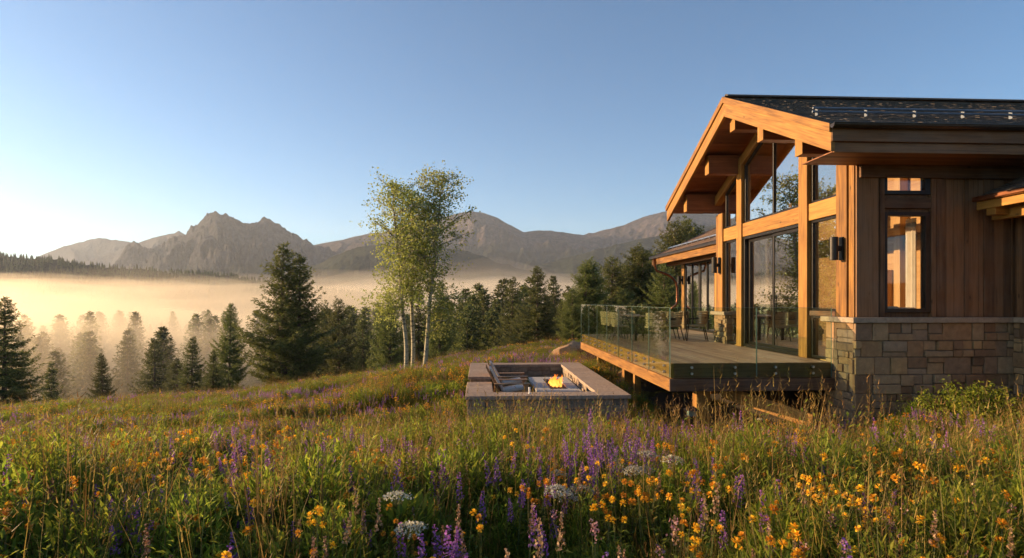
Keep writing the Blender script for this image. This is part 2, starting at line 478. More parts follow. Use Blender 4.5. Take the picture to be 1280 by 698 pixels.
def mountain_mat(name, rock1, rock2, green, gh, soft):
    m, N, L, B = mat(name)
    g = N.new("ShaderNodeNewGeometry")
    n1 = noise(N, L, g.outputs['Position'], .006, 8, .65); n2 = noise(N, L, g.outputs['Position'], .045, 9, .74)
    r1 = ramp(N, [(.42, rock1), (.60, rock2)]); L.new(n2.outputs[0], r1.inputs[0])
    sp = N.new("ShaderNodeSeparateXYZ"); L.new(g.outputs['Position'], sp.inputs[0])
    hh = math_n(N, L, 'ADD', sp.outputs[2], math_n(N, L, 'MULTIPLY', math_n(N, L, 'SUBTRACT', n1.outputs[0], .5), soft * 2.5))
    mr = N.new("ShaderNodeMapRange"); mr.inputs[1].default_value = gh - soft * .3; mr.inputs[2].default_value = gh + soft * .3; L.new(hh, mr.inputs[0])
    gr = ramp(N, [(.3, tuple(c * .6 for c in green)), (.7, tuple(c * 1.5 for c in green))]); L.new(n2.outputs[0], gr.inputs[0])
    c = mixc(N, L, 'MIX', gr.outputs[0], r1.outputs[0], mr.outputs[0])
    L.new(c, B.inputs['Base Color']); B.inputs['Roughness'].default_value = .95; B.inputs['Specular IOR Level'].default_value = .05
    bump(N, L, n2.outputs[0], B, 1.0, 22)
    return m
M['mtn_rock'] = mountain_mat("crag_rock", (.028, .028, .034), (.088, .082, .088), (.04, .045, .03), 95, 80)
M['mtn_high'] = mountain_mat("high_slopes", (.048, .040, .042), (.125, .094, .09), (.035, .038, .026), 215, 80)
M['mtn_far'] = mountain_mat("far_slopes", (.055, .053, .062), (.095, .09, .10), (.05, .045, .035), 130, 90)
M['hill'] = mountain_mat("wooded_slopes", (.05, .05, .03), (.08, .07, .045), (.028, .034, .018), 5000, 50)

# ------------------------------------------------------------------ ground sheet
def build_ground():
    rs = np.concatenate([np.linspace(0, 14, 57)[1:], np.geomspace(14.4, 4400, 140)])
    na = 360
    # finer in front of the camera
    th = np.linspace(0, 2 * math.pi, na, endpoint=False)
    R, T = np.meshgrid(rs, th, indexing='ij')
    X = R * np.sin(T); Y = R * np.cos(T)
    Z = G(X, Y)
    V = np.concatenate([[[0, 0, g1(0, 0)]], np.stack([X, Y, Z], -1).reshape(-1, 3)])
    i = np.arange(len(rs) - 1)[:, None]; j = np.arange(na)[None, :]
    a = 1 + i * na + j; b = 1 + i * na + (j + 1) % na; c = 1 + (i + 1) * na + (j + 1) % na; d = 1 + (i + 1) * na + j
    Q = np.stack([a, b, c, d], -1).reshape(-1, 4)
    t = np.stack([np.zeros(na, int), 1 + (np.arange(na) + 1) % na, 1 + np.arange(na), 1 + np.arange(na)], -1)
    me = np_mesh("ground", V, np.concatenate([Q[:, ::-1]]), M['ground'], smooth=True)
    o = link("ground", me); tag(o, kind='structure')
build_ground()

# ------------------------------------------------------------------ mountains and hills
def ridge(name, prof, depth, foot, back, base, matn, jag, seed, nx=520, nz=70, warp=30, rough=.16):
    pr = np.array(prof, float)
    px = np.linspace(pr[0, 0], pr[-1, 0], nx)
    py = np.interp(px, pr[:, 0], pr[:, 1])
    X = (px - 640) / F * depth; H = (376 - py) / F * depth + E
    v = np.concatenate([np.linspace(0, 1, nz), 1 + np.linspace(0, 1, nz // 3)[1:]])
    VV, XX = np.meshgrid(v, X, indexing='ij')
    Yr = depth + 40 * fbm(XX / 260, XX * 0 + seed, 3)
    Y = np.where(VV <= 1, Yr - (1 - VV) * foot, Yr + (VV - 1) * back)
    away = np.abs(1 - VV)
    Xs = XX + warp * fbm(XX / 120 + seed, VV * 3, 4) * np.minimum(1, away * 3)
    hp = np.interp(Xs, X, H)
    f = np.where(VV <= 1, VV ** .95, (2 - VV) ** .9)
    hz = base + (hp - base) * f
    rg = np.minimum(ridged(XX / (foot * .24) + seed, VV * 4.2 + seed, 7) - 1.25, .25)
    hz = hz + rg * (hp - base) * rough * np.clip(away * 3, 0, 1) * np.clip(f * 2, 0, 1) * np.clip((2 - VV) * 3, 0, 1)
    det = (ridged(XX / 45 + seed * 3, VV * 9 + seed, 5) - .9) * jag * (.8 + .5 * fbm(XX / 150, VV * 2, 2)) + 3.2 * (jag > 8) * ridged(XX / 16 + seed, VV * 20, 3) * np.exp(-(away / .12) ** 2)
    hz = hz + det * np.clip(f * 1.5 - .3, 0, 1)
    Xo = XX * (Y / depth)
    V = np.stack([Xo, Y, hz], -1).reshape(-1, 3)
    n0, n1 = VV.shape
    i = np.arange(n0 - 1)[:, None]; j = np.arange(n1 - 1)[None, :]
    Q = np.stack([i * n1 + j, i * n1 + j + 1, (i + 1) * n1 + j + 1, (i + 1) * n1 + j], -1).reshape(-1, 4)
    o = link(name, np_mesh(name, V, Q, matn, smooth=True)); tag(o, kind='structure')
    return o
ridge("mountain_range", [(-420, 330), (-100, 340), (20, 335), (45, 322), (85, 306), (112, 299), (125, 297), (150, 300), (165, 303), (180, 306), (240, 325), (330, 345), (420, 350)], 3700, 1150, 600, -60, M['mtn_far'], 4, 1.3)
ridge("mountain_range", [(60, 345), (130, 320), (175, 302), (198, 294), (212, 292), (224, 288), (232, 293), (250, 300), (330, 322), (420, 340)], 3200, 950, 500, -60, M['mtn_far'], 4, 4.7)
ridge("rocky_mountain", [(60, 372), (120, 350), (142, 328), (150, 318), (157, 308), (166, 303), (174, 306), (182, 311), (196, 308), (212, 302), (228, 294), (236, 287), (245, 280), (252, 274), (262, 268),
                         (269, 267), (276, 272), (284, 269), (292, 271), (300, 279), (308, 284), (318, 278), (330, 274), (338, 276), (350, 282), (366, 291), (384, 300), (396, 306), (440, 318), (520, 335), (600, 350)],
      2350, 950, 600, -60, M['mtn_rock'], 12, 9.1, nx=1100, nz=150, warp=45, rough=.42)
ridge("mountain_range", [(330, 345), (380, 308), (395, 305), (425, 300), (455, 293), (500, 287), (540, 276), (570, 267), (588, 264), (602, 266), (622, 273), (640, 283), (655, 291), (668, 289), (690, 288), (708, 291),
                         (728, 293), (745, 290), (762, 286), (780, 281), (805, 271), (830, 265), (850, 263), (875, 262), (905, 268), (960, 282), (1100, 292), (1300, 300), (1560, 320)],
      2800, 1250, 600, -60, M['mtn_high'], 2.5, 2.2, nx=1000, nz=130, warp=110, rough=.3)
ridge("wooded_ridge", [(300, 372), (390, 330), (440, 312), (480, 304), (530, 303), (580, 312), (630, 328), (680, 345), (720, 356), (800, 366)], 1650, 600, 400, -60, M['hill'], 4, 6.6, warp=80)
ridge("wooded_ridge", [(560, 368), (620, 350), (680, 330), (720, 320), (760, 309), (800, 300), (850, 290), (900, 280), (1000, 268), (1300, 262), (1600, 280)], 1900, 700, 400, -60, M['hill'], 4, 3.4, warp=90)
HILLP = [(-700, 303), (-300, 306), (-60, 313), (0, 318), (40, 321), (80, 325), (130, 331), (190, 336), (240, 340), (290, 347), (340, 356), (420, 366), (560, 380)]
ridge("wooded_hill", HILLP, 900, 330, 300, -42, M['hill'], 2.5, 8.8, warp=40, rough=.1)

# ================================================================== THE HOUSE
# local axes: u to the right along the ridge, v away from the camera, z over the deck floor
HO = Vector((6.39, 11.13, 0.49)); HR = math.radians(3.0)
def W(u, v, z=0.0):
    return Vector((HO.x + u * math.cos(HR) - v * math.sin(HR), HO.y + u * math.sin(HR) + v * math.cos(HR), HO.z + z))
house = empty("mountain_house", HO, HR)
tag(house, "timber and glass mountain house with gabled shingle roof on a stone base", "house")
WV = 6.5; VC = 3.37; ZP = 6.10; SL = 0.4386; RT = 13.0
def zr(v): return ZP - SL * abs(v - VC)          # top of the roof
UG = -1.06; VE0 = -1.03; VE1 = 7.77

def ashlar(mb, u_fn, length, z0, z1, depth, cmin=.13, cmax=.27, wmin=.18, wmax=.46, gap=.014):
    """random coursed stones on a face; u_fn(s, z, d) gives the point at s along, d outwards"""
    z = z0
    bmin, bmax = cmin * 1.9, cmax * 1.65
    while z < z1 - .02:
        H_ = random.uniform(bmin, bmax)
        if z + H_ > z1 - bmin * .7: H_ = z1 - z
        s = -random.uniform(0, .2)
        while s < length:
            wc = random.uniform(wmin, wmax) * 1.25
            k = max(1, round(H_ / random.uniform(cmin, cmax))); cuts = [0] + sorted(random.uniform(.3, .7) if k == 2 else (i + random.uniform(-.22, .22)) / k for i in range(1, k)) + [1]
            for c0, c1 in zip(cuts, cuts[1:]):
                q0, q1 = z + H_ * c0, z + H_ * c1
                xs = [s, s + wc]
                if wc > .34 and (q1 - q0) < .2 and random.random() < .6: xs.insert(1, s + wc * random.uniform(.35, .65))
                for x0, x1 in zip(xs, xs[1:]):
                    a, b = max(x0, 0), min(x1, length)
                    if b - a < .03: continue
                    d = depth + random.uniform(-.022, .036); g = gap / 2
                    mb.hexa([u_fn(ss, zz, dd) for (zz, dd, ss) in [(q0 + g, -.05, a + g), (q0 + g, -.05, b - g), (q0 + g, d, a + g), (q0 + g, d, b - g), (q1 - g, -.05, a + g), (q1 - g, -.05, b - g), (q1 - g, d, a + g), (q1 - g, d, b - g)]])
            s += wc
        z += H_

# --- stone base: mortar core with stones on it, and the cap
core = MB(); st = MB(); cp = MB()
ZB = -1.7
core.box(-.05, 3.0, -.05, .83, ZB, .80); core.box(3.0, 9, -2.85, .83, ZB, .80); core.box(-.05, .55, 5.75, 6.55, -.6, .80)
core.box(3.0, 12, .83, 6.5, ZB, -.3)
ashlar(st, lambda s, z, d: (s - .09, -.05 - d, z), 3.11, ZB, .80, .04)
ashlar(st, lambda s, z, d: (-.05 - d, .86 - s, z), .93, ZB, .80, .04)
ashlar(st, lambda s, z, d: (3.0 - d, -.1 - s, z), 2.75, ZB, .80, .04)
ashlar(st, lambda s, z, d: (s + 2.95, -2.87 - d, z), 5.5, ZB, .80, .04)
st3 = MB()
ashlar(st3, lambda s, z, d: (-.05 - d, 6.6 - s, z), .88, -.1, .80, .04, .1, .2, .14, .35)
ashlar(st3, lambda s, z, d: (s - .09, 5.75 - d, z), .64, -.1, .80, .04, .1, .2, .14, .35)
st3.build('stone_pillar', M['stone'], house, bevel=.012)
cp.box(-.17, 3.02, -.17, .90, .80, .90, 0); cp.box(2.88, 9, -3.0, -.173, .803, .903, 0)
cp2 = MB(); cp2.box(-.17, .6, 5.66, 6.66, .80, .90, 0); cp2.build('pillar_cap', M['cap'], house, bevel=.012)
core.build("stone_core", M['mortar'], house)
sto = st.build("stone_wall", M['stone'], house, bevel=.017)
cp.build("stone_cap", M['cap'], house, bevel=.012)

# --- south wall (faces the camera): core with window holes, vertical boards
wall = MB()
def pieces(mb, u0, u1, z0, z1, holes, v0, v1):
    us = sorted({u0, u1, *[h[0] for h in holes], *[h[1] for h in holes]})
    for a, b in zip(us, us[1:]):
        cuts = sorted([(h[2], h[3]) for h in holes if h[0] < (a + b) / 2 < h[1]]); z = z0
        for c0, c1 in cuts + [(z1, z1)]:
            if c0 - z > .01: mb.box(a, b, v0, v1, z, c0, 2)
            z = c1
HOL = [(.53, 1.42, 3.19, 3.73), (.53, 1.42, .99, 2.86)]
pieces(wall, .02, 12, .90, 3.98, HOL, .05, .2)
wall.box(.3, 12, 6.3, 6.5, 0, 3.95, 0)                      # north wall
wall.prism([(0.06, 3.6), (6.44, 3.6), (6.44, zr(6.44) - .45), (VC, ZP - .45), (.06, zr(.06) - .45)], 'u', 12.0, 12.15)
wall.box(12, 12.15, .06, 6.44, -.3, 3.6)
wall.box(3.12, 9, -2.75, -2.6, .90, 3.0, 2); wall.box(3.12, 3.25, -2.6, .05, .90, 3.1, 2)
wall.build("wall_core", M['siding'], house)
sd = MB()
u = .36
while u < 3.03:
    w = random.choice([.09, .12, .15, .2]); w = min(w, 3.05 - u)
    holes = [(h[2] - .07, h[3] + .07) for h in HOL if u + w > h[0] - .08 and u < h[1] + .08]
    p = random.choice([0, 0, .012, .022])
    zs = [(.905, 3.98)] if not holes else [(.905, .92), (3.80, 3.98)]
    for a, b in zs:
        if b - a > .03: sd.box(u + .003, u + w - .003, .012 - p, .05, a, b, 2)
    u += w
v = -.05
while v > -2.7:                                             # bump-out side and front
    w = random.choice([.12, .15, .2]); sd.box(3.08 - random.choice([0, .012, .02]), 3.12, v - w + .004, v, .905, 3.06, 2); v -= w
u = 3.1
while u < 9:
    w = random.choice([.12, .15, .2]); sd.box(u, u + w - .004, -2.79 - random.choice([0, .012]), -2.75, .905, 2.98, 2); u += w
sd.build("siding", M['siding'], house, bevel=.004)
pn = MB()
pn.box(.47, 1.50, -.02, .05, 2.93, 3.12, 0); pn.box(.44, .53 - .005, -.03, .05, .905, 3.85, 2); pn.box(1.425, 1.52, -.03, .05, .905, 3.85, 2)
pn.box(1.53, 1.66, -.025, .05, .905, 3.9, 2); pn.box(.525, 1.43, -.012, .05, 3.80, 3.95, 0)
pn.build("window_trim", M['siding'], house, bevel=.006)

# --- gable wall: posts, transom, raking beams
def part(name, mb, m, bevel=.008, parent=house): return mb.build(name, m, parent, bevel)
def post(v0, v1, z0=0.0, ztop=None, u0=-.11, u1=.14, m='timber'):
    b = MB(); t0, t1 = zr(v0) - .47, zr(v1) - .47
    if ztop is not None: t0 = t1 = ztop
    b.hexa([(uu, vv, zz) for zz_ in (0, 1) for (vv) in (v0, v1) for uu in (u0, u1) for zz in [z0 if zz_ == 0 else (t0 if vv == v0 else t1)]], 2)
    return part("post", b, M[m])
post(.0, .16, .90, 3.86, -.05, .12); post(.165, .50, .90, 3.86, -.09, .12); post(1.50, 1.84); post(4.69, 4.99); post(5.93, 6.24, .90, 3.7); post(6.245, 6.5, .90, 3.7, -.06, .12)
cb = MB(); cb.box(-.02, .40, -.035, .03, .905, 3.86, 2); part("corner_board", cb, M['siding'])
for (a, b_) in ((.50, 1.50), (1.84, 4.69), (4.99, 5.93)):
    t = MB(); t.box(-.07, .10, a, b_, 2.89, 3.24, 1); part("transom_beam", t, M['timber'])
for (a, b_) in ((.0, VC), (VC, 6.5)):
    t = MB(); t.hexa([(uu, vv, zr(vv) - off) for off in (.74, .47) for vv in (a, b_) for uu in (-.10, .10)], 1, .6); part("raking_beam", t, M['timber'])
# slanted trim that carries the raking light just under the beams
def win_frame(mb, pts, w, u0, u1):
    """frame bars along a polygon in (v,z), inside it"""
    c = Vector((sum(p[0] for p in pts) / len(pts), sum(p[1] for p in pts) / len(pts)))
    n = len(pts); inner = []
    for i in range(n):
        p0, p1, p2 = Vector(pts[i - 1]), Vector(pts[i]), Vector(pts[(i + 1) % n])
        def nrm(a, b):
            d = (b - a).normalized(); q = Vector((-d.y, d.x))
            return q if q.dot(c - a) > 0 else -q
        n1, n2 = nrm(p0, p1), nrm(p1, p2); k = n1 + n2
        inner.append(p1 + k * (w / max(.3, 1 + n1.dot(n2))))
    for i in range(n):
        j = (i + 1) % n
        mb.hexa([(uu, q.x, q.y) for q2 in ((Vector(pts[i]), Vector(pts[j])), (inner[i], inner[j])) for q in q2 for uu in (u0, u1)])
    return [(p.x, p.y) for p in inner]
def window(name, pts, w=.05, u0=-.02, u1=.06, mull=()):
    f = MB(); inn = win_frame(f, pts, w, u0, u1)
    for (v0, v1, z0, z1) in mull: f.box(u0 - .003, u1 + .003, v0, v1, z0, z1)
    o = f.build(name, M['black'], house, .004)
    g = MB(); g.prism(inn, 'u', .015, .027); g.build("pane", M['window'], o)
    return o
def topz(v): return min(zr(v) - .745, 9)
window("window", [(.505, 3.245), (1.495, 3.245), (1.495, topz(1.495)), (.505, topz(.505))])
window("window", [(1.845, 3.245), (4.685, 3.245), (4.685, topz(4.685)), (VC, topz(VC)), (1.845, topz(1.845))], mull=[(3.12, 3.17, 3.25, topz(3.14) - .02)])
window("window", [(4.995, 3.245), (5.925, 3.245), (5.925, topz(5.925)), (4.995, topz(4.995))])
window("window", [(.505, 1.0), (1.495, 1.0), (1.495, 2.885), (.505, 2.885)])
window("window", [(.505, .02), (1.495, .02), (1.495, .9), (.505, .9)])
rb = MB(); rb.box(-.06, .10, .5, 1.5, .9, 1.0, 1); part("window_rail", rb, M['siding'])
window("window", [(4.995, .02), (5.925, .02), (5.925, 2.885), (4.995, 2.885)])
# sliding doors, a track and two leaves
f = MB(); win_frame(f, [(1.845, .005), (4.685, .005), (4.685, 2.885), (1.845, 2.885)], .07, -.05, .13); trk = f.build("sliding_door", M['black'], house, .004)
for (a, b_, uo) in ((1.92, 3.22, .02), (3.12, 4.61, .07)):
    f = MB(); inn = win_frame(f, [(a, .075), (b_, .075), (b_, 2.81), (a, 2.81)], .075, uo - .02, uo + .025); l_ = f.build("door_leaf", M['black'], trk, .004)
    # panes of the two leaves are kept as sub-parts of the door
    g = MB(); g.prism(inn, 'u', uo - .004, uo + .008); g.build("pane", M['window'], trk)
h = MB(); h.box(-.06, -.035, 3.17, 3.19, .9, 1.35); h.build("handle", M['black'], trk, .004)
# south windows
for (a, b_, z0, z1) in HOL:
    f = MB()
    f.box(a, a + .06, -.012, .12, z0, z1); f.box(b_ - .10, b_, -.012, .12, z0, z1); f.box(a + .06, b_ - .1, -.012, .12, z0, z0 + .07); f.box(a + .06, b_ - .1, -.012, .12, z1 - .07, z1)
    o = f.build("window", M['black'], house, .004)
    g = MB(); g.box(a + .06, b_ - .1, .04, .052, z0 + .07, z1 - .07); g.build("pane", M['window'], o)

# --- main roof
cosr = 1 / math.hypot(1, SL); sinr = SL * cosr
slab = MB()
slab.prism([(VE0, zr(VE0) - .03), (VC, ZP - .03), (VE1, zr(VE1) - .03), (VE1, zr(VE1) - .22), (VC, ZP - .22), (VE0, zr(VE0) - .22)], 'u', UG + .02, RT)
ro = slab.build("roof", M['soffit'], house)
def slope_rows(mb, ve, dirn, ze, length, u0, u1, cs, sn, row=.14, wmin=.12, wmax=.32, along='u', both=1):
    n_rows = int(length / row) + 1
    for i in range(n_rows):
        s0 = i * row - .02; s1 = min(s0 + row * 1.9, length + .02)
        uu = u0 - random.uniform(0, .2)
        while uu < u1:
            w = random.uniform(wmin, wmax); a, b = max(uu, u0), min(uu + w, u1); uu += w
            if b - a < .03: continue
            t = random.uniform(.014, .022); js = random.uniform(-.006, .006)
            P = []
            for nn in (0, t):
                for s_ in (s0 + js, s1):
                    for q in (a + .002, b - .002):
                        k = nn + (.012 if s_ != s1 else -.012)
                        vv = ve + dirn * (s_ * cs) - dirn * sn * k; zz = ze + s_ * sn + cs * k
                        P.append((q, vv, zz) if along == 'u' else (vv, q, zz))
            mb.hexa(P)
Lr = (VC - VE0) / cosr
sh = MB(); slope_rows(sh, VE0, 1, zr(VE0) - .03, Lr, UG + .01, RT, cosr, sinr, .15); slope_rows(sh, VE1, -1, zr(VE1) - .03, Lr, UG + .01, RT, cosr, sinr, .3, .3, .6)
sh.build("shingles", M['shingle'], ro)
rc = MB(); rc.hexa([(uu, VC + dv, ZP + .05 + k - abs(dv) * SL) for k in (0, .03) for dv in (-.14, 0) for uu in (UG - .02, RT)], 0); rc.hexa([(uu, VC + dv, ZP + .05 + k - abs(dv) * SL) for k in (0, .03) for dv in (0.0, .14) for uu in (UG - .02, RT)], 0)
rc.build("ridge_cap", M['shingle'], ro)
# soffit boards under the gable overhang, running along the ridge
sf = MB()
for (ve, dirn) in ((VE0, 1), (VE1, -1)):
    s = .03; n = 0
    while s < Lr - .05:
        w = .19; s1 = min(s + w, Lr - .02)
        P = []
        for k in (-.245, -.222):
            for q in (s, s1 - .008):
                for uu in (UG + .03, 0.0 if True else 12):
                    P.append((uu, ve + dirn * (q * cosr), zr(ve) + q * sinr + k))
        sf.hexa(P); s += w; n += 1
sf.build("soffit_board", M['soffit'], house, .004)
# rake boards, two layers
for (va, vb) in ((VE0 - .02, VC), (VC, VE1 + .02)):
    r = MB(); r.hexa([(uu, vv, zr(vv) + k) for k in (-.46, -.06) for vv in (va, vb) for uu in (UG - .06, UG + .015)], 1, .55); rk = r.build("rake_board", M['timber'], house, .008)
    r = MB(); r.hexa([(uu, vv, zr(vv) + k) for k in (-.135, .015) for vv in (va - (.02 if va < 0 else 0), vb + (.02 if vb > 5 else 0)) for uu in (UG - .10, UG - .055)], 1, .35); r.build("drip_board", M['timber'], rk, .006)
# purlins
for (v0, w, dz) in ((.36, .26, 0), (1.93, .26, 0), (VC, .28, -.02), (5.0, .26, 0), (6.7, .26, 0)):
    p = MB(); t = zr(v0) - .235 - (0 if v0 == VC else .12)
    top = min(zr(v0 - w / 2), zr(v0 + w / 2)) - .245
    uend = .25 if v0 < 5.9 and v0 > .4 else (12 if v0 < .4 else .25)
    p.box(UG + .16, uend, v0 - w / 2, v0 + w / 2, top - .50, top, 0, .45); part("purlin", p, M['soffit'])
    e = MB(); e.box(UG + .152, UG + .16, v0 - w / 2, v0 + w / 2, top - .50, top, 2, .6); part("purlin_end", e, M['timber'], 0)
# south eave: fascia, frieze, flat soffit, gutter, brackets
fa = MB(); fa.box(UG - .05, RT, VE0 - .045, VE0, zr(VE0) - .30, zr(VE0) - .05, 0); fa.box(UG + .02, RT, VE0 + .01, VE0 + .06, zr(VE0) - .47, zr(VE0) - .302, 0); part("fascia", fa, M['siding'])
ff = MB()
v = VE0 + .07
while v < -.1: ff.box(UG + .02, RT, v, v + .132, 3.715, 3.735, 0); v += .137
part("eave_soffit", ff, M['soffit'], .003)
fb = MB(); fb.box(.02, RT, -.10, -.045, 3.48, 3.712, 0); part("frieze_board", fb, M['siding'])
gt = MB()
prof = []
gz = zr(VE0) - .03
for k in range(9):
    a = math.pi + math.pi * k / 8
    prof.append((VE0 - .115 + .068 * math.cos(a), gz + .068 * math.sin(a)))
for (p0, p1) in zip(prof, prof[1:]):
    o_ = lambda p: (VE0 - .115 + (p[0] - VE0 + .115) * .9, gz + (p[1] - gz) * .9)
    i0, i1 = o_(p0), o_(p1)
    gt.hexa([(uu, q[0], q[1]) for q2 in ((p0, p1), (i0, i1)) for q in q2 for uu in (UG - .09, RT)], 0, .5)
gt.prism([(p[0], p[1]) for p in prof], 'u', UG - .095, UG - .088)
gt.tube([(UG - .1, VE0 - .19, gz + .005), (RT, VE0 - .19, gz + .005)], .009, 6)
for k in range(16): gt.box(UG + .35 + k * .8, UG + .375 + k * .8, VE0 - .19, VE0 - .04, gz + .002, gz + .012)
gt.build("gutter", M['gutter'], house)
sg = MB()
vs = .02; zs = zr(vs) + .02
for dz in (.055, .115): sg.tube([(UG + .22, vs - dz * .3, zs + dz), (RT, vs - dz * .3, zs + dz)], .021, 8)
k = UG + .30
while k < RT: sg.box(k, k + .012, vs - .05, vs + .03, zs - .02, zs + .12); k += .94
sg.build("snow_guard", M['darkmetal'], house)

# --- interior seen through the glass
inn = MB(); inn.box(.14, 12, .2, 6.3, -.06, -.005, 0); inn.build("indoor_floor", M['indoor_wood'], house)
iw = MB()
iw.box(2.3, 2.42, .2, 6.3, -.005, 3.6); iw.box(2.3, 2.42, .9, 5.6, 3.6, 4.6); iw.box(5.2, 5.3, .2, 6.3, -.005, 3.9)
part("indoor_wall", iw, M['indoor_wood'], 0)
iw = MB(); iw.box(2.05, 2.298, 2.25, 2.5, .0, 1.9); part('indoor_cabinet', iw, M['indoor_wood'], 0)
iw = MB(); iw.box(.2, 1.5, .202, .4, .90, .965, 0); part("indoor_panel", iw, M['plaster'], 0)
ib = MB()
for z in (2.3, 2.62): ib.box(2.2, 2.298, .2, 2.9, z, z + .2, 1)
ib.box(2.1, 2.298, 1.75, 1.95, 0, 4.2, 2); ib.box(.3, 2.3, 2.9, 3.1, 3.25, 3.5, 0); ib.box(2.16, 2.298, .95, 1.12, 0, 4.6, 2)
part("indoor_beam", ib, M['indoor_wood'])
ic = MB(); ic.hexa([(x_, y_, z) for z in (.97, 1.10) for y_ in (.22, .42) for x_ in (.62, 1.0)]); ic.hexa([(x_, y_, z) for z in (.97, 1.08) for y_ in (.22, .42) for x_ in (1.02, 1.34)]); ic.build("window_seat_cushion", M['cushion'], house, .04)
icl = MB()
for (a, b_) in ((.1, VC), (VC, 6.4)): icl.hexa([(uu, vv, zr(vv) - k) for k in (.30, .27) for vv in (a, b_) for uu in (.14, 12)], 0)
icl.build("indoor_ceiling", M['indoor_wood'], house)
cu = MB()
pts = [(1.36 + .02 * math.sin(i * 1.9), .30 + i * .035) for i in range(9)]
for p0, p1 in zip(pts, pts[1:]): cu.hexa([(q[0] + d, q[1], z) for z in (1.0, 2.8) for q in (p0, p1) for d in (0, .02)], 2, .5)
cu.build('curtain', M['curtain'], house)
for side in (4.35,):
    cu = MB()
    pts = [(.42 + .05 * math.sin(i * 1.7), side + i * .045) for i in range(9)]
    for p0, p1 in zip(pts, pts[1:]): cu.hexa([(q[0] + d, q[1], z) for z in (.03, 2.8) for q in (p0, p1) for d in (0, .02)], 2, .5)
    cu.build("curtain", M['curtain'], house)

# wall lamps
def wall_lamp(v0, z0, z1, u0=-.09):
    b = MB(); b.tube([(u0 - .16, v0, z0), (u0 - .16, v0, z1)], .075, 16); b.box(u0 - .10, u0, v0 - .03, v0 + .03, (z0 + z1) / 2 - .05, (z0 + z1) / 2 + .05); b.box(u0 - .035, u0 + .002, v0 - .06, v0 + .06, z0, z1)
    b.build("wall_lamp", M['black'], house, .004)
wall_lamp(.30, 1.98, 2.42); wall_lamp(6.1, 2.0, 2.45, -.11)

# --- the lower wing behind, left
UW = 1.65
wg = MB(); wg.box(UW + .06, UW + .2, 6.5, 14.5, -.1, .25, 1); wg.box(UW + .06, UW + .2, 6.5, 14.5, 2.80, 3.3, 1); wg.box(UW + .06, UW + .2, 14.0, 14.5, .25, 2.8, 2); wg.box(UW + .06, UW + .2, 6.5, 7.6, .25, 2.8, 2); wg.box(UW + .2, UW + 7, 14.35, 14.5, -.8, 3.4, 2)
wg.box(UW + 4.9, UW + 5, 6.6, 14.3, -.1, 3.2)
part("wing_wall", wg, M['siding'], 0)
for (a, b_) in ((14.1, 14.45), (10.6, 10.8), (7.4, 7.65)):
    t = MB(); t.box(UW - .05, UW + .09, a, b_, 0, 3.05, 2); part("post", t, M['timber'])
t = MB(); t.box(UW - .03, UW + .07, 7.65, 14.1, 2.78, 3.02, 1); part("header_beam", t, M['timber'])
bays = [(7.66, 9.1), (9.12, 10.58), (10.82, 12.4), (12.42, 14.08)]
for (a, b_) in bays:
    f = MB(); i_ = win_frame(f, [(a, .01), (b_, .01), (b_, 2.775), (a, 2.775)], .09, UW - .02, UW + .05); mid = (a + b_) / 2
    f.box(UW - .025, UW + .055, mid - .04, mid + .04, .05, 2.7); o = f.build("glass_door", M['black'], house, .004)
    g = MB(); g.prism(i_, 'u', UW + .01, UW + .02); g.build("pane", M['window'], o)
wall_lamp(14.25, 1.9, 2.25, UW - .05)
ws = MB(); ws.box(UW - .06, UW + .3, 14.0, 14.65, -.5, .78); part("wing_plinth_core", ws, M['mortar'], 0)
st2 = MB(); ashlar(st2, lambda s, z, d: (UW - .06 - d, 14.68 - s, z), .7, -.4, .78, .04, .1, .2, .14, .35); ashlar(st2, lambda s, z, d: (UW - .1 + s, 14.0 - d, z), .4, 0, .78, .04, .1, .2, .14, .35)
st2.build("stone_wall", M['stone'], house, .01)
TW = math.tan(math.radians(25)); cw, sw_ = math.cos(math.radians(25)), math.sin(math.radians(25)); UE = .62; ZE = 3.12
wr = MB(); wr.hexa([(uu, vv, ZE + (uu - UE) * TW + k) for k in (-.14, 0) for vv in (6.3, 15.3) for uu in (UE, UE + 4.6)], 1)
wr.hexa([(uu, vv, ZE + 4.6 * TW - (uu - UE - 4.6) * TW + k) for k in (-.14, 0) for vv in (6.3, 15.3) for uu in (UE + 4.6, UE + 9.2)], 1)
wro = wr.build("roof", M['soffit'], house)
s2 = MB(); slope_rows(s2, UE, 1, ZE, 4.6 / cw, 6.3, 15.32, cw, sw_, .2, .15, .4, along='v'); s2.build("shingles", M['wingshingle'], wro)
wf = MB(); wf.box(UE - .04, UE, 6.5, 15.34, ZE - .36, ZE - .03, 1); part("fascia", wf, M['timber'])
wk = MB(); wk.hexa([(uu, vv, ZE + (uu - UE) * TW + k) for k in (-.40, .02) for vv in (15.30, 15.36) for uu in (UE - .04, UE + 4.6)], 0); part("rake_board", wk, M['timber'])
wsf = MB()
q = UE + .02
while q < UW: wsf.box(q, q + .12, 6.6, 15.28, ZE - .2 - .004, ZE - .18, 1); q += .125
wsf.hexa([(uu, vv, z) for z in (2.70, 2.98) for vv in (6.7, 14.9) for uu in (1.1, 1.3)], 1); part("eave_soffit", wsf, M['soffit'], 0)
g2 = MB(); g2.box(UE - .15, UE - .045, 6.5, 15.4, ZE - .10, ZE - .0, 1); g2.tube([(UE - .15, 6.5, ZE), (UE - .15, 15.4, ZE)], .014, 6); g2.build("gutter", M['gutter'], house)
ds = MB(); vd = 14.75
ds.tube([(UE - .08, vd, ZE - .08), (UE - .08, vd, ZE - .38), (UE, vd, ZE - .62), (UE + .5, vd, ZE - .80), (UW - .35, vd, ZE - .92), (UW - .18, vd, ZE - 1.1), (UW - .12, vd, ZE - 1.4), (UW - .12, vd, 1.25), (UW - .15, vd, 1.05), (UW - .4, vd, .85)], .055, 10)
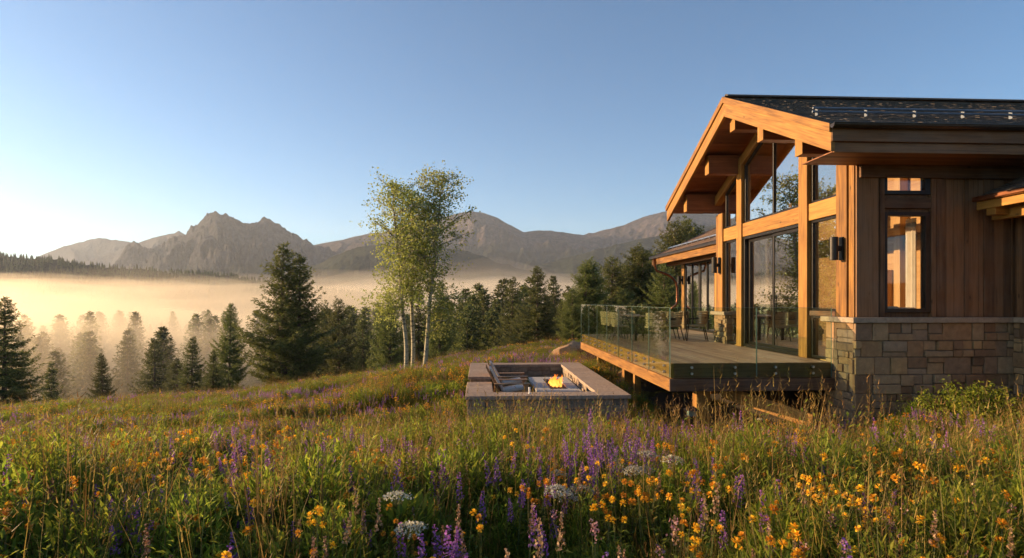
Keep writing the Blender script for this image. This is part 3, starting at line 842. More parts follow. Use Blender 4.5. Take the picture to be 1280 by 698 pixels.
ds.build("downspout", M['copper'], house, smooth=True)
sg2 = MB()
for du in (0, .09): sg2.tube([(UE + .62 + du, 7.2, ZE + (.62 + du) * TW + .09), (UE + .62 + du, 15.1, ZE + (.62 + du) * TW + .09)], .018, 8)
k = 7.3
while k < 15: sg2.box(UE + .6, UE + .75, k, k + .02, ZE + .22, ZE + .62 * TW + .12); k += .6
sg2.build("snow_guard", M['metal'], house)

# --- the bump-out roof at the right edge
UB = 2.25; ZU = 3.12; TB = math.tan(math.radians(24)); c2, s2_ = math.cos(math.radians(24)), math.sin(math.radians(24))
br = MB(); br.hexa([(uu, vv, ZU + (uu - UB) * TB + k) for k in (-.12, 0) for vv in (-3.5, -.12) for uu in (UB, UB + 4)], 1); bro = br.build("roof", M['soffit'], house)
s3 = MB(); slope_rows(s3, UB, 1, ZU, 4 / c2, -3.5, -.12, c2, s2_, .15, .15, .35, along='v'); s3.build("shingles", M['shingle'], bro)
bf = MB(); bf.box(UB - .04, UB, -3.5, -.13, ZU - .24, ZU - .03, 1); bf.box(UB + .25, UB + .40, -3.4, -.13, ZU - .42, ZU - .14, 1)
bf.hexa([(uu, vv, ZU - .14 + (uu - UB) * 0 + k) for k in (-.22, -.02) for vv in (-.5, -.3) for uu in (UB, UB + .8)], 0); part("fascia", bf, M['timber'])
g3 = MB(); g3.box(UB - .14, UB - .045, -3.5, -.13, ZU - .09, ZU, 1); g3.build("gutter", M['copper'], house, .02)

# ================================================================== DECK
deck = empty("deck", W(-3.28, .64, -.6), HR)
tag(deck, "raised timber deck with long grey brown boards along the glass gable wall", "deck")
DU, DV0, DV1 = -3.28, .64, 10.75
def D(name, mb, m, bevel=.006):
    o = mb.build(name, m, deck, bevel); o.location = (3.28, -.64, .6); return o
dk = MB()
u = DU + .03
while u < -.13:
    w = .14; v = DV0 + .02
    while v < DV1:
        L_ = random.uniform(2.4, 4.8); e = min(v + L_, DV1 - .02)
        if e - v > .1: dk.box(u, u + w - .007, v, e - .004, -.035, 0 + random.uniform(-.0015, .0015), 1)
        v = e
        if v >= DV1 - .03: break
    u += w
while u < UW - .08:
    w = .14
    for (a, b_) in ((6.75, 10.4), (10.4, 14.0)): dk.box(u, u + w - .007, a, b_ - .004, -.035, 0, 1)
    u += w
D("decking", dk, M['deckwood'], .003)
fs = MB(); fs.box(DU - .02, DU + .04, DV0 - .02, DV1, -.29, -.004, 1); fs.box(DU - .07, DU + .03, DV0 - .07, DV1, -.53, -.292, 1); D("side_fascia", fs, M['timber'])
fs = MB(); fs.box(DU + .042, -.1, DV0 - .02, DV0 + .03, -.29, -.004, 0); fs.box(DU - .07, -.1, DV0 - .125, DV0 - .072, -.53, -.295, 0); D("front_fascia", fs, M['siding'])
fs = MB(); fs.box(DU, .2, DV1 + .002, DV1 + .05, -.53, -.004, 0); D("back_fascia", fs, M['siding'])
jb = MB()
for k in range(5): jb.box(DU + .5 + k * .62, DU + .56 + k * .62, DV0 + .05, DV1 - .02, -.30, -.04, 1)
for vv in (1.6, 4.4, 7.2, 10.0): jb.box(DU + .15, .3, vv, vv + .16, -.56, -.302, 0)
D("joist", jb, M['siding'], 0)
for (uu, vv, w) in ((-2.65, 1.0, .24), (-2.35, 1.35, .12), (-3.15, 3.9, .16), (-3.1, 5.2, .26), (-3.1, 8.8, .2), (-1.0, 4.5, .2), (-1.0, 8.0, .2)):
    b = MB(); x = W(uu, vv); zb = g1(x.x, x.y) - HO.z - .2
    b.box(uu, uu + w, vv, vv + w, zb, -.533, 2); D("deck_post", b, M['timber'])
b = MB(); b.bar((-2.0, 1.3, -.66), (-.95, -.2, -.98), .06, .25); D("diagonal_brace", b, M['timber'])
lb = MB(); lb.box(-3.2, .1, 2.4, 10.4, -1.05, -.92); 
# glass guard, clamped to the deck edge
rail = empty("glass_railing", W(-3.28, .64, -.27), HR)
tag(rail, "frameless green tinted glass railing bolted along the deck edge", "railing")
def Rb(name, mb, m, bevel=0, parent=None):
    o = mb.build(name, m, rail if parent is None else parent, bevel)
    if parent is None: o.location = (3.28, -.64, .27)
    return o
GZ0, GZ1 = -.275, 1.07
def gpanel(a, b, mb_bolts):
    """a, b: (u,v) ends; thin laminated pane and its polished edges"""
    a = Vector((*a, 0)); b = Vector((*b, 0)); d = (b - a).normalized(); n = Vector((d.y, -d.x, 0)); a2 = a + d * .006; b2 = b - d * .006
    m = MB(); m.hexa([p + n * k + Vector((0, 0, z)) for z in (GZ0, GZ1) for k in (-.008, .008) for p in (a2, b2)])
    o = Rb("glass_panel", m, M['railglass'])
    e = MB()
    for p in (a2, b2): e.hexa([p + n * k + d * q + Vector((0, 0, z)) for z in (GZ0, GZ1) for k in (-.0085, .0085) for q in (-.003, .003)])
    e.hexa([p + n * k + Vector((0, 0, z)) for z in (GZ1, GZ1 + .005) for k in (-.009, .009) for p in (a2, b2)])
    Rb("polished_edge", e, M['edgeglass'], 0, o)
    L_ = (b - a).length
    for t in ((.25, .75) if L_ < 2 else (.1, .37, .63, .9)):
        for z in (-.08, -.20):
            c = a + d * (L_ * t) + Vector((0, 0, z))
            bt = MB(); bt.tube([c - n * .05, c + n * .024], .024, 12); Rb("standoff_bolt", bt, M['metal'])
uo = DU - .045
n = 7; st_ = (DV1 - DV0) / n
for k in range(n): gpanel((uo, DV0 - .04 + (k + 1) * st_ + (.04 if k == n - 1 else 0)), (uo, DV0 - .045 + k * st_), None)
gpanel((uo, DV0 - .05), (-1.62, DV0 - .05), None); gpanel((-1.62, DV0 - .05), (-.12, DV0 - .05), None)
gpanel((-1.4, DV1 + .08), (uo, DV1 + .08), None); gpanel((.25, DV1 + .08), (-1.4, DV1 + .08), None)

# ================================================================== DINING SET ON THE DECK
def arc_back(mb, w, h0, h1, y, depth, n=10, mi=0, th=.02, lean=.10):
    """curved shell back, open to +y"""
    P = []
    for i in range(n + 1):
        a = math.pi * (i / n); x = -math.cos(a) * w / 2; yy = y - math.sin(a) * depth
        P.append((x, yy))
    for i in range(n):
        (xa, ya), (xb, yb) = P[i], P[i + 1]
        for k in range(6):
            z0 = h0 + (h1 - h0) * k / 6; z1 = h0 + (h1 - h0) * (k + .86) / 6
            mb.hexa([(x * (1 + .06 * (z - h0)), yy_ - lean * (z - h0) + o, z) for z in (z0, z1) for o in (-th / 2, th / 2) for (x, yy_) in ((xa, ya), (xb, yb))])
def make_dining_chair():
    r = empty("dining_chair"); tag(r, "x", "chair", "dining chairs round the deck table")
    s = MB(); s.box(-.25, .25, -.24, .24, .40, .455); s.build("seat", M['weave'], r, .02)
    b = MB(); arc_back(b, .56, .47, .86, -.02, .26); b.build("backrest", M['weave'], r, .003)
    f = MB(); f.tube([(-.28, .2, .62), (-.285, -.02, .64), (-.2, -.24, .66), (0, -.31, .67), (.2, -.24, .66), (.285, -.02, .64), (.28, .2, .62)], .013, 8); f.build("armrest", M['black'], r, smooth=True)
    for sx in (-1, 1):
        for sy in (-1, 1):
            l = MB(); l.tube([(sx * .22, sy * .2, .62 if sy > 0 else .42), (sx * .25, sy * .22, .42), (sx * .275, sy * .275, 0)] if sy > 0 else [(sx * .22, sy * .2, .42), (sx * .275, sy * .30, 0)], .014, 8); l.build("leg", M['black'], r, smooth=True)
    return r
TU, TV = -1.85, 8.3
dt = empty("dining_table", W(TU, TV, 0), HR); tag(dt, "long dark outdoor dining table standing on the deck behind the glass", "table")
t = MB()
for k in range(7): t.box(-.49 + k * .14, -.357 + k * .14, -1.25, 1.25, .71, .745, 1)
t.build("tabletop", M['deckwood'], dt, .004)
t = MB(); t.box(-.44, .44, -1.15, -1.10, .64, .708); t.box(-.44, .44, 1.10, 1.15, .64, .708); t.box(-.44, -.40, -1.1, 1.1, .64, .708); t.box(.40, .44, -1.1, 1.1, .64, .708); t.build("frame", M['black'], dt)
for sx in (-1, 1):
    for sy in (-1, 1): t = MB(); t.box(sx * .42 - .035, sx * .42 + .035, sy * 1.12 - .035, sy * 1.12 + .035, 0, .64); t.build("leg", M['black'], dt, .004)
ch = make_dining_chair()
spots = [(TU - .80, TV - .78, -90, "woven dining chair nearest the camera on the rail side of the deck table"),
         (TU - .80, TV, -90, "woven dining chair in the middle on the rail side of the deck table"),
         (TU - .80, TV + .78, -90, "woven dining chair at the far end of the rail side of the deck table"),
         (TU + .80, TV - .80, 90, "woven dining chair nearest the camera on the house side of the deck table"),
         (TU + .80, TV + .05, 90, "woven dining chair in the middle on the house side of the deck table"),
         (TU + .80, TV + .85, 90, "woven dining chair at the far end of the house side of the deck table"),
         (TU + .02, TV - 1.62, 0, "woven dining chair at the near head of the deck table"),
         (TU + .0, TV + 1.62, 180, "woven dining chair at the far head of the deck table")]
for i, (a, b_, r_, lab) in enumerate(spots):
    o = ch if i == 0 else copy_tree(ch)
    o.location = W(a, b_, 0); o.rotation_euler = (0, 0, HR + math.radians(r_ + random.uniform(-5, 5))); o['label'] = lab
# armchair with a pillow, pulled away towards the stone pillar
ac = copy_tree(ch); ac.location = W(-.42, 7.15, 0); ac.rotation_euler = (0, 0, HR + math.radians(75)); ac.scale = (1.08, 1.08, 1.05)
ac['label'] = "armchair with blue grey pillow standing apart near the stone pillar"; ac['group'] = "dining chairs round the deck table"
pl = MB(); pl.hexa([(x, y, z) for z in (.50, .86) for y in (-.2 - .0, -.09) for x in (-.2, .2)]); po = pl.build("throw_pillow", simple("blue_grey_fabric", (.2, .24, .3), .9), None, .05)
po.matrix_world = Matrix.LocRotScale(W(-.42, 7.15, -.02), Matrix.Rotation(HR + math.radians(75), 3, 'Z').to_quaternion(), Vector((1, 1, 1)))
tag(po, "small blue grey throw pillow on the armchair near the stone pillar", "pillow")
# potted plant in the middle of the table
po2 = empty("table_planter", W(TU + .1, TV - .1, .745), HR); tag(po2, "low planter of green leaves in the middle of the deck table", "planter")
t = MB(); t.tube([(0, 0, 0), (0, 0, .02), (0, 0, .12)], [.10, .13, .16], 16); t.build("bowl", M['black'], po2)
rr = np.random.default_rng(5); c = rr.normal(0, 1, (260, 3)) * (.13, .2, .06) + (0, 0, .22); d = rr.normal(0, .035, (260, 3, 3))
po3 = link("foliage", np_mesh("foliage", (c[:, None, :] + d).reshape(-1, 3), np.arange(780).reshape(-1, 3), M['shrub'], rr.random(260)), po2)

# ================================================================== FIRE PIT
PX, PY = 0.75, 14.95
PZ = -.20                                               # height of the caps
pit = empty("fire_pit_enclosure", W(-5.6, 0.9, -1.25), HR)
tag(pit, "sunken square seating pit of stone blocks with broad paver caps", "fire pit")
# pit axes: a to the right, b away, origin at the near left outer corner
PO = Vector((-.905, 11.93, 0)); PR = HR
def Wp(a, b, z=0): return Vector((PO.x + a * math.cos(PR) - b * math.sin(PR), PO.y + a * math.sin(PR) + b * math.cos(PR), z))
pit.location = Wp(0, 0, -1.1); pit.rotation_euler = (0, 0, PR)
OFF = Vector((0, 0, 1.1))
def Pb(name, mb, m, bevel=.008):
    o = mb.build(name, m, pit, bevel); o.location = OFF; return o
AW, BL = 3.28, 6.35; TH = .46; FLOORZ = -.78
def wall_run(a0, a1, b0, b1, z0=-1.3, z1=PZ - .075):
    c = MB(); c.box(a0 + .06, a1 - .06, b0 + .06, b1 - .06, z0, z1); Pb("wall_core", c, M['mortar'], 0)
    s = MB(); kw = dict(cmin=.15, cmax=.19, wmin=.3, wmax=.62, gap=.01)
    ashlar(s, lambda q, z, d: (a0 + .02 + q, b0 + .06 - d, z), a1 - a0 - .04, z0, z1, .03, **kw); ashlar(s, lambda q, z, d: (a0 + .02 + q, b1 - .06 + d, z), a1 - a0 - .04, z0, z1, .03, **kw)
    ashlar(s, lambda q, z, d: (a0 + .06 - d, b0 + .02 + q, z), b1 - b0 - .04, z0, z1, .03, **kw); ashlar(s, lambda q, z, d: (a1 - .06 + d, b0 + .02 + q, z), b1 - b0 - .04, z0, z1, .03, **kw)
    Pb("block_wall", s, M['pitstone'], .008)
def cap_run(a0, a1, b0, b1, along):
    s = MB(); L_ = (a1 - a0) if along == 'a' else (b1 - b0); n = max(1, round(L_ / .62)); st = L_ / n
    for k in range(n):
        z = PZ + random.uniform(-.002, .002)
        if along == 'a': s.box(a0 + k * st + .003, a0 + (k + 1) * st - .003, b0, b1, z - .075, z, 0)
        else: s.box(a0, a1, b0 + k * st + .003, b0 + (k + 1) * st - .003, z - .075, z, 0)
    Pb("cap_stone", s, M['paver'], .008)
wall_run(0, AW, 0, TH); wall_run(AW - .58, AW, TH, BL - TH); wall_run(0, AW, BL - TH, BL)
wall_run(0, .52, TH, 2.05); wall_run(0, .52, 3.05, BL - TH)
cap_run(-.03, AW + .03, -.03, TH + .02, 'a'); cap_run(AW - .60, AW + .03, TH + .023, BL - TH - .023, 'b'); cap_run(-.03, AW + .03, BL - TH - .02, BL + .03, 'a')
cap_run(-.03, .54, TH + .023, 2.07, 'b'); cap_run(-.03, .54, 3.03, BL - TH - .023, 'b')
fl = MB(); fl.box(.0, AW - .05, .05, BL - .05, -1.2, FLOORZ); Pb("pit_floor", fl, M['gravel'], 0)
stp = MB(); stp.box(.0, .5, 2.1, 3.0, FLOORZ, PZ - .3); Pb("step", stp, M['paver'])
ft = empty("fire_table", Wp(1.62, 2.1, FLOORZ), PR); tag(ft, "low pale concrete fire table with a sunken dark burner tray", "fire table")
t = MB(); t.box(.08, 1.0, .08, 2.62, 0, .26); t.build("base", M['concrete'], ft, .01)
t = MB(); TT = .34
t.box(0, .36, 0, 2.7, .26, TT); t.box(.80, 1.06, 0, 2.7, .26, TT); t.box(.363, .797, 0, .42, .26, TT); t.box(.363, .797, 2.3, 2.7, .26, TT); t.build("tabletop", M['concrete'], ft, .006)
t = MB(); t.box(.363, .797, .423, 2.297, .262, .30); t.build("burner_tray", M['charcoal'], ft)
# flames
def fire_mat():
    m = bpy.data.materials.new("flame"); m.use_nodes = True; N = m.node_tree.nodes; L = m.node_tree.links; N.remove(N["Principled BSDF"])
    g = N.new("ShaderNodeNewGeometry"); tc = N.new("ShaderNodeTexCoord"); sp = N.new("ShaderNodeSeparateXYZ"); L.new(tc.outputs['Object'], sp.inputs[0])
    n = noise(N, L, tc.outputs['Object'], 9, 4, .6, .5)
    h = math_n(N, L, 'ADD', math_n(N, L, 'MULTIPLY', sp.outputs[2], 1.5), math_n(N, L, 'MULTIPLY', math_n(N, L, 'SUBTRACT', n.outputs[0], .5), .7))
    r = ramp(N, [(.0, (1, .36, .06)), (.3, (1, .2, .018)), (.75, (.9, .15, .015)), (1, (.6, .06, .01))]); L.new(h, r.inputs[0])
    e = N.new("ShaderNodeEmission"); L.new(r.outputs[0], e.inputs[0]); e.inputs[1].default_value = 1.15
    t = N.new("ShaderNodeBsdfTransparent"); f = ramp(N, [(.22, (.7, .7, .7)), (.5, (.22, .22, .22)), (.8, (0, 0, 0))]); L.new(h, f.inputs[0])
    lw = N.new("ShaderNodeLayerWeight"); lw.inputs[0].default_value = .5
    k = math_n(N, L, 'MULTIPLY', f.outputs[0], math_n(N, L, 'SUBTRACT', 1.0, math_n(N, L, 'MULTIPLY', lw.outputs['Facing'], .9)))
    mx = N.new("ShaderNodeMixShader"); L.new(k, mx.inputs[0]); L.new(t.outputs[0], mx.inputs[1]); L.new(e.outputs[0], mx.inputs[2]); L.new(mx.outputs[0], N["Material Output"].inputs[0])
    return m
M['flame'] = fire_mat()
fire = empty("fire", Wp(1.62 + .58, 3.35, FLOORZ + .30), PR); tag(fire, "small orange flames rising from the burner of the fire table", "fire")
rf = random.Random(11)
for k in range(17):
    t = MB(); y = rf.gauss(0, .20); x = rf.uniform(-.12, .12); hgt = rf.uniform(.10, .25) * (1.35 - abs(y) * 1.3); ph = rf.uniform(0, 6)
    pts = []; rad = []
    for i in range(9):
        q = i / 8; pts.append((x + .05 * math.sin(ph + q * 5) * q + .02 * q, y + .05 * math.cos(ph + q * 4.3) * q, hgt * q)); rad.append((.012 + .052 * math.sin(math.pi * min(1, q * .9 + .12)) ** 1.2) * (1 - q * .75) * (.7 + hgt))
    t.tube(pts, rad, 8, cap=False); t.build("flame_tongue", M['flame'], fire, smooth=True)
# lounge chairs in the pit
def make_lounge():
    r = empty("lounge_chair"); tag(r, "x", "chair", "wooden lounge chairs in the fire pit")
    s = MB()
    for k in range(6): s.bar((-.02 + .02 * 0 + k * .098 - .25, -.29, .30 + k * .016), (-.25 + k * .098 - .02, .29, .30 + k * .016), .085, .022)
    s.build("seat", M['old_wood'], r, .003)
    cu = MB(); cu.hexa([(x, y, z + (x + .28) * .16) for z in (.325, .40) for y in (-.27, .27) for x in (-.24, .27)]); cu.build("cushion", M['cushion'], r, .025)
    b = MB()
    for k in range(6): b.bar((-.27, -.27 + k * .108, .26), (-.62, -.25 + k * .1, .96 + .03 * (1 - abs(k - 2.5) / 2.5)), .085, .022, up=(1, 0, .5))
    b.build("backrest", M['old_wood'], r, .003)
    bc = MB(); bc.hexa([(-.215 + x * 1 - .32 * z, y, .34 + z * .58) for z in (0, 1) for y in (-.25, .25) for x in (-.01, .05)]); bc.build("back_cushion", M['cushion'], r, .02)
    for sy in (-1, 1):
        a = MB(); a.box(-.42, .40, sy * .36 - .065, sy * .36 + .065, .56, .585, 0); a.build("armrest", M['old_wood'], r, .006)
        l = MB(); l.box(.28, .37, sy * .34 - .02, sy * .34 + .02, 0, .558, 2); l.build("leg", M['old_wood'], r, .004)
        l = MB(); l.bar((.32, sy * .315, .34), (-.62, sy * .315, .05), .024, .11); l.build("side_rail", M['old_wood'], r, .003)
        l = MB(); l.bar((-.36, sy * .34, .555), (-.42, sy * .34, .0), .04, .07, up=(1, 0, 0)); l.build("leg", M['old_wood'], r, .004)
    return r
lc = make_lounge()
for i, (a, b_, rz, lab) in enumerate(((1.02, 2.15, 0, "wooden lounge chair with pale cushion nearer to the front wall of the pit"), (1.05, 3.42, 3, "wooden lounge chair with pale cushion farther back in the pit"))):
    o = lc if i == 0 else copy_tree(lc); o.location = Wp(a, b_, FLOORZ); o.rotation_euler = (0, 0, PR + math.radians(rz)); o['label'] = lab
cg = MB(); cg.tube([(0, 0, 0), (0, 0, .012), (0, 0, .02), (0, 0, .13)], [.03, .03, .02, .026], 12); co_ = cg.build("drinking_glass", M['white'], None, smooth=True); co_.location = Wp(1.28, .25, PZ + .001); tag(co_, "small pale drinking glass standing on the front cap of the pit", "glass")

# ================================================================== ROCKS, PATH LIGHT
def boulder(name, x, y, sx, sy, sz, seed, lab, sink=.3, rz=0.0):
    import bmesh
    bm = bmesh.new(); bmesh.ops.create_icosphere(bm, subdivisions=5, radius=1)
    co = np.array([v.co[:] for v in bm.verts]); r_ = np.random.default_rng(seed)
    q = co.copy()
    for _ in range(16):                                  # plane cuts give facets
        nrm = r_.normal(0, 1, 3); nrm /= np.linalg.norm(nrm); d = r_.uniform(.6, .86); t = q @ nrm - d; q = q - np.where(t > 0, t, 0)[:, None] * nrm * .92
    n_ = fbm(q[:, 0] * 3 + seed, q[:, 1] * 3 + q[:, 2] * 2.1, 5) * .035
    q = q * (1 + n_[:, None])
    q[:, 0] *= sx; q[:, 1] *= sy; q[:, 2] *= sz
    for v, c in zip(bm.verts, q): v.co = c
    me = bpy.data.meshes.new(name); bm.to_mesh(me); bm.free()
    me.materials.append(M['boulder'])
    at = me.attributes.new("rnd", 'FLOAT', 'FACE'); at.data.foreach_set("value", np.full(len(me.polygons), r_.random(), np.float32))
    o = link(name, me); o.location = (x, y, g1(x, y) + sz * (1 - sink * 2)); o.rotation_euler = (r_.uniform(-.1, .1), r_.uniform(-.12, .12), rz)
    tag(o, lab, "rock"); return o
rk_ = boulder("boulder", 2.25, 25.5, .95, .8, .5, 15, "broad sunlit orange rock slab lying in the grass beyond the fire pit", .33, .35); rk_.rotation_euler[1] = -.32
boulder("boulder", 2.85, 27.2, .8, .6, .55, 6, "dark shaded rock just right of and behind the broad orange slab", .25)
boulder("boulder", 2.05, 19.6, .42, .3, .22, 8, "small orange rock beside the back right corner of the fire pit", .2)
boulder("boulder", 3.5, 17.2, .5, .4, .25, 9, "grey brown rock in the mulch under the deck edge", .25)
x = W(-2.95, .25); plt = empty("path_light", (x.x - .1, x.y - .1, g1(x.x, x.y) - .02)); tag(plt, "short dark bollard lantern in the flowers under the deck corner", "path light")
t = MB(); t.box(-.045, .045, -.045, .045, 0, .62); t.build("post", M['gutter'], plt, .006)
t = MB(); t.box(-.10, .10, -.10, .10, .62, .66); t.hexa([(x_ * s, y_ * s, z) for z, s in ((.76, 1.25), (.83, .4)) for y_ in (-.1, .1) for x_ in (-.1, .1)]); t.build("cap", M['gutter'], plt, .004)
t = MB(); t.box(-.07, .07, -.07, .07, .66, .76); t.build("lens", M['edgeglass'], plt)

# ================================================================== TREES
def nrmz(a): return a / np.maximum(np.linalg.norm(a, axis=-1, keepdims=True), 1e-9)
def spray(P, D, k, L, w, r, spread=.7):
    """k narrow needle blades at every point, fanned around direction D"""
    n = len(P); P = np.repeat(P, k, 0); D = np.repeat(D, k, 0)
    d = nrmz(D + r.normal(0, spread, P.shape)); ll = L * r.uniform(.6, 1.25, (len(P), 1))
    s = nrmz(np.cross(d, r.normal(0, 1, P.shape))) * w * r.uniform(.6, 1.3, (len(P), 1))
    b = P + r.normal(0, L * .12, P.shape)
    V = np.stack([b - s * .5, b + d * ll * .5 + s * .62, b + d * ll, b + d * ll * .45 - s * .62], 1)
    return V.reshape(-1, 3), np.arange(len(P) * 4).reshape(-1, 4)
def conifer(seed, H, R, style='spruce', lod=1.0, z0=.35, tops=1, gap=.0):
    r = np.random.default_rng(seed)
    Ps = []; Ds = []; Rn = []
    tr = MB()
    lean = r.normal(0, .012, 2)
    stems = [(0.0, 0.0, H)] if tops == 1 else [(-.22 * R * .6, 0, H), (.30 * R * .6, .1, H * .93)]
    for (sx, sy, SH) in stems:
        zz = np.linspace(-.5, SH, 12)
        def ax(z):
            t = np.clip(z / SH, 0, 1); return np.array([sx * min(1, z / (SH * .25) if z > 0 else 0) + lean[0] * z, sy + lean[1] * z, z])
        tr.tube([ax(z) for z in zz], [max(.012, .018 * SH * (1 - max(0, z) / SH) ** .9 + .01) for z in zz], 7, rn=.5, cap=False)
        z = z0; dz = (.30 if style == 'spruce' else .36) * (H / 10) ** .5 / lod ** .5
        while z < SH - .08:
            t = (z - z0) / (SH - z0)
            if style == 'spruce': pr = (1 - t) ** .82 * (.62 + .38 * min(1, t * 6)) + .02
            elif style == 'broad': pr = (1 - t ** 1.6) ** .9 * (.72 + .28 * min(1, t * 4)) + .03
            else: pr = (1 - t ** 2.3) ** .8 * (.62 + .38 * min(1, t * 3)) + .03
            lv = 1 + gap * r.uniform(-1, .5)
            nb = int(round((6.5 if style == 'spruce' else 6) * (.55 + .45 * (1 - t)) + r.uniform(0, 1)))
            a0 = r.uniform(0, 6.28)
            for b in range(nb):
                a = a0 + b * 6.283 / nb + r.normal(0, .2)
                L = R * pr * lv * r.uniform(.66, 1.16)
                if tops > 1: L *= .8
                if L < .06: L = .06
                zb = z + r.normal(0, dz * .35)
                dh = np.array([math.cos(a), math.sin(a), 0]); pp = np.array([-dh[1], dh[0], 0])
                if style == 'spruce': up0 = -.10 + .55 * t ** 1.2; cur = .16
                else: up0 = .12 + .6 * t; cur = .18
                up0 += r.normal(0, .07)
                base = ax(zb)
                def bp(s): return base + dh * L * s + np.array([0, 0, 1.0]) * (up0 * L * s - (.18 if style == 'spruce' else .05) * L * math.sin(s * 3.14) + cur * L * s * s)
                if L > .5 and lod >= .8: tr.tube([bp(0), bp(.35), bp(.7), bp(.95)], [.010 + .012 * L, .008 + .007 * L, .012, .006], 4, rn=.3, cap=False)
                step = (.15 if lod >= 1 else .24 / max(lod, .3)) * (1 if L > .6 else .6)
                s = .10 if t > .3 else .2
                while s <= 1.0:
                    q = bp(s); tw = (.34 * L * (1 - s) ** .75 + .10) * r.uniform(.7, 1.2)
                    for sd in (-1, 1):
                        dd = nrmz(dh * .75 + pp * sd * r.uniform(.55, .95) + np.array([0, 0, r.normal(.02, .16) + cur * s]))
                        m = max(1, int(tw / (.11 / min(1, lod) ** .7)))
                        for j in range(m):
                            f = (j + .5) / m
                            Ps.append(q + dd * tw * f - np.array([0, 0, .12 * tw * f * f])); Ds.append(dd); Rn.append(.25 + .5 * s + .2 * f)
                    s += step / max(L, .3) * r.uniform(.8, 1.2)
                Ps.append(bp(1)); Ds.append(dh + np.array([0, 0, .4])); Rn.append(.9)
            z += dz * r.uniform(.75, 1.25) * (1 if t < .75 else .7)
        for q in range(6): Ps.append(ax(SH - q * .07)); Ds.append(np.array([0, 0, 1.0])); Rn.append(.8)
    Ps = np.array(Ps); Ds = np.array(Ds); Rn = np.array(Rn)
    k = 4 if lod >= 1 else 4
    sz = .17 if lod >= 1 else .62
    V, Fc = spray(Ps, Ds, k, sz * (1.0 if style == 'spruce' else 1.15), sz * .27, r)
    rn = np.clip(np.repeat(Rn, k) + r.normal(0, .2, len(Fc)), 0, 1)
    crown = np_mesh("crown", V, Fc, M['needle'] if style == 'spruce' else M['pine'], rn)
    trunk = tr.mesh("trunk", M['bark'], True)
    return trunk, crown
TREES = {}
def tree_proto(key, *a, **k): TREES[key] = conifer(*a, **k)
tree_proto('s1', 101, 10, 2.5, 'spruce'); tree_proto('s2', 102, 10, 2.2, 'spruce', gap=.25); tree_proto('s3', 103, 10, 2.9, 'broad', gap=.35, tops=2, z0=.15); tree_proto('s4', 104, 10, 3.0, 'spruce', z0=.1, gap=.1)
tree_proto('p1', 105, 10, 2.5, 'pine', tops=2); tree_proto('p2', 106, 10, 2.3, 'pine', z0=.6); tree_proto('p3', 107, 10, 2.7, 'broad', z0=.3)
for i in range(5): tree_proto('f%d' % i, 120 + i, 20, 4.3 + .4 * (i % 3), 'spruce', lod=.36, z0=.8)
def put_tree(key, x, y, h, wscale, lab, cat="tree", group=None, name="conifer_tree", rz=None, kind=None, ph=10.0):
    e = link(name, None); z = g1(x, y) - .15
    e.location = (x, y, z); e.rotation_euler = (0, 0, random.uniform(0, 6.28) if rz is None else rz)
    s = h / ph; e.scale = (s * wscale, s * wscale, s); tag(e, lab, cat, group)
    tk, cr = TREES[key]; link("trunk", tk, e); link("crown", cr, e)
    return e
def tree_px(key, px, depth, topy, wscale, lab, group="conifers standing along the edge of the meadow", rz=None, name="conifer_tree"):
    x = (px - 640) / F * depth; zt = E + (376 - topy) / F * depth; h = zt - g1(x, depth) + .15
    return put_tree(key, x, depth, h, wscale, lab, group=group, rz=rz, name=name, ph=20.0 if key[0] == 'f' else 10.0)
T_ = tree_px
T_('s4', 5, 38, 372, 1.25, "tall dark spruce cut by the left edge of the picture")
T_('s1', 129, 62, 443, 1.10, "small lone spruce in the mist between the left edge and the paired spruces")
T_('f1', 64, 72, 456, 0.90, "thin tiny spruce right beside the tall one at the left edge")
T_('s1', 194, 92, 424, 1.20, "mid sized spruce fading in mist left of the bushy spruce pair")
T_('s1', 238, 66, 422, 1.20, "narrow spruce standing left of the round topped bushy spruce")
T_('s4', 222, 74, 448, 1.30, "low bushy spruce tucked behind the left of the narrow one")
T_('p3', 286, 56, 381, 0.80, "bushy round topped spruce left of the biggest conifer")
T_('s4', 266, 50, 438, 1.15, "short dark spruce in front of the bushy round topped one")
T_('s3', 360, 45, 306, 1.22, "biggest open layered conifer standing alone on the meadow slope", rz=.4)
T_('p2', 424, 66, 376, 0.95, "sunlit light green pine right of the biggest conifer")
T_('p1', 404, 82, 384, 0.80, "hazy pine between the biggest conifer and the light green pine")
T_('s1', 455, 84, 388, 0.85, "slim spruce left of the aspens behind the meadow crest")
T_('f0', 472, 78, 384, 0.80, "slim hazy spruce just left of the leftmost aspen trunk")
T_('p3', 487, 62, 372, 0.95, "wide dark pine behind the two left aspen trunks")
T_('s1', 522, 66, 355, 0.90, "dark spruce seen between the middle and right aspen trunks")
T_('p3', 549, 58, 352, 0.80, "dense dark pine behind the right aspen trunk")
T_('s2', 577, 112, 362, 1.28, "hazy blue spruce right behind the aspens")
T_('f0', 592, 100, 371, 1.28, "hazy spruce third from the aspens in the dark wood")
T_('f2', 606, 108, 366, 1.14, "hazy slim spruce in the middle of the dark wood")
T_('f1', 620, 98, 376, 1.28, "lower hazy spruce left of the tall forked pair")
T_('s1', 638, 84, 348, 1.21, "tall dark spruce left of the big golden one")
T_('f3', 655, 104, 360, 1.28, "spruce peeping out left of the big golden one")
T_('s4', 672, 60, 333, 1.25, "big golden lit spruce left of the pines by the deck")
T_('s2', 696, 90, 346, 1.28, "blue green spruce right of the big golden one")
T_('f1', 711, 95, 360, 1.14, "hazy narrow spruce left of the round pines")
T_('p2', 648, 76, 396, 1.42, "small spruce under the tall one at the meadow crest")
T_('p1', 733, 50, 325, 1.42, "round topped pine behind the far left end of the glass railing")
T_('p3', 716, 47, 362, 1.35, "low wide pine left of the glass railing")
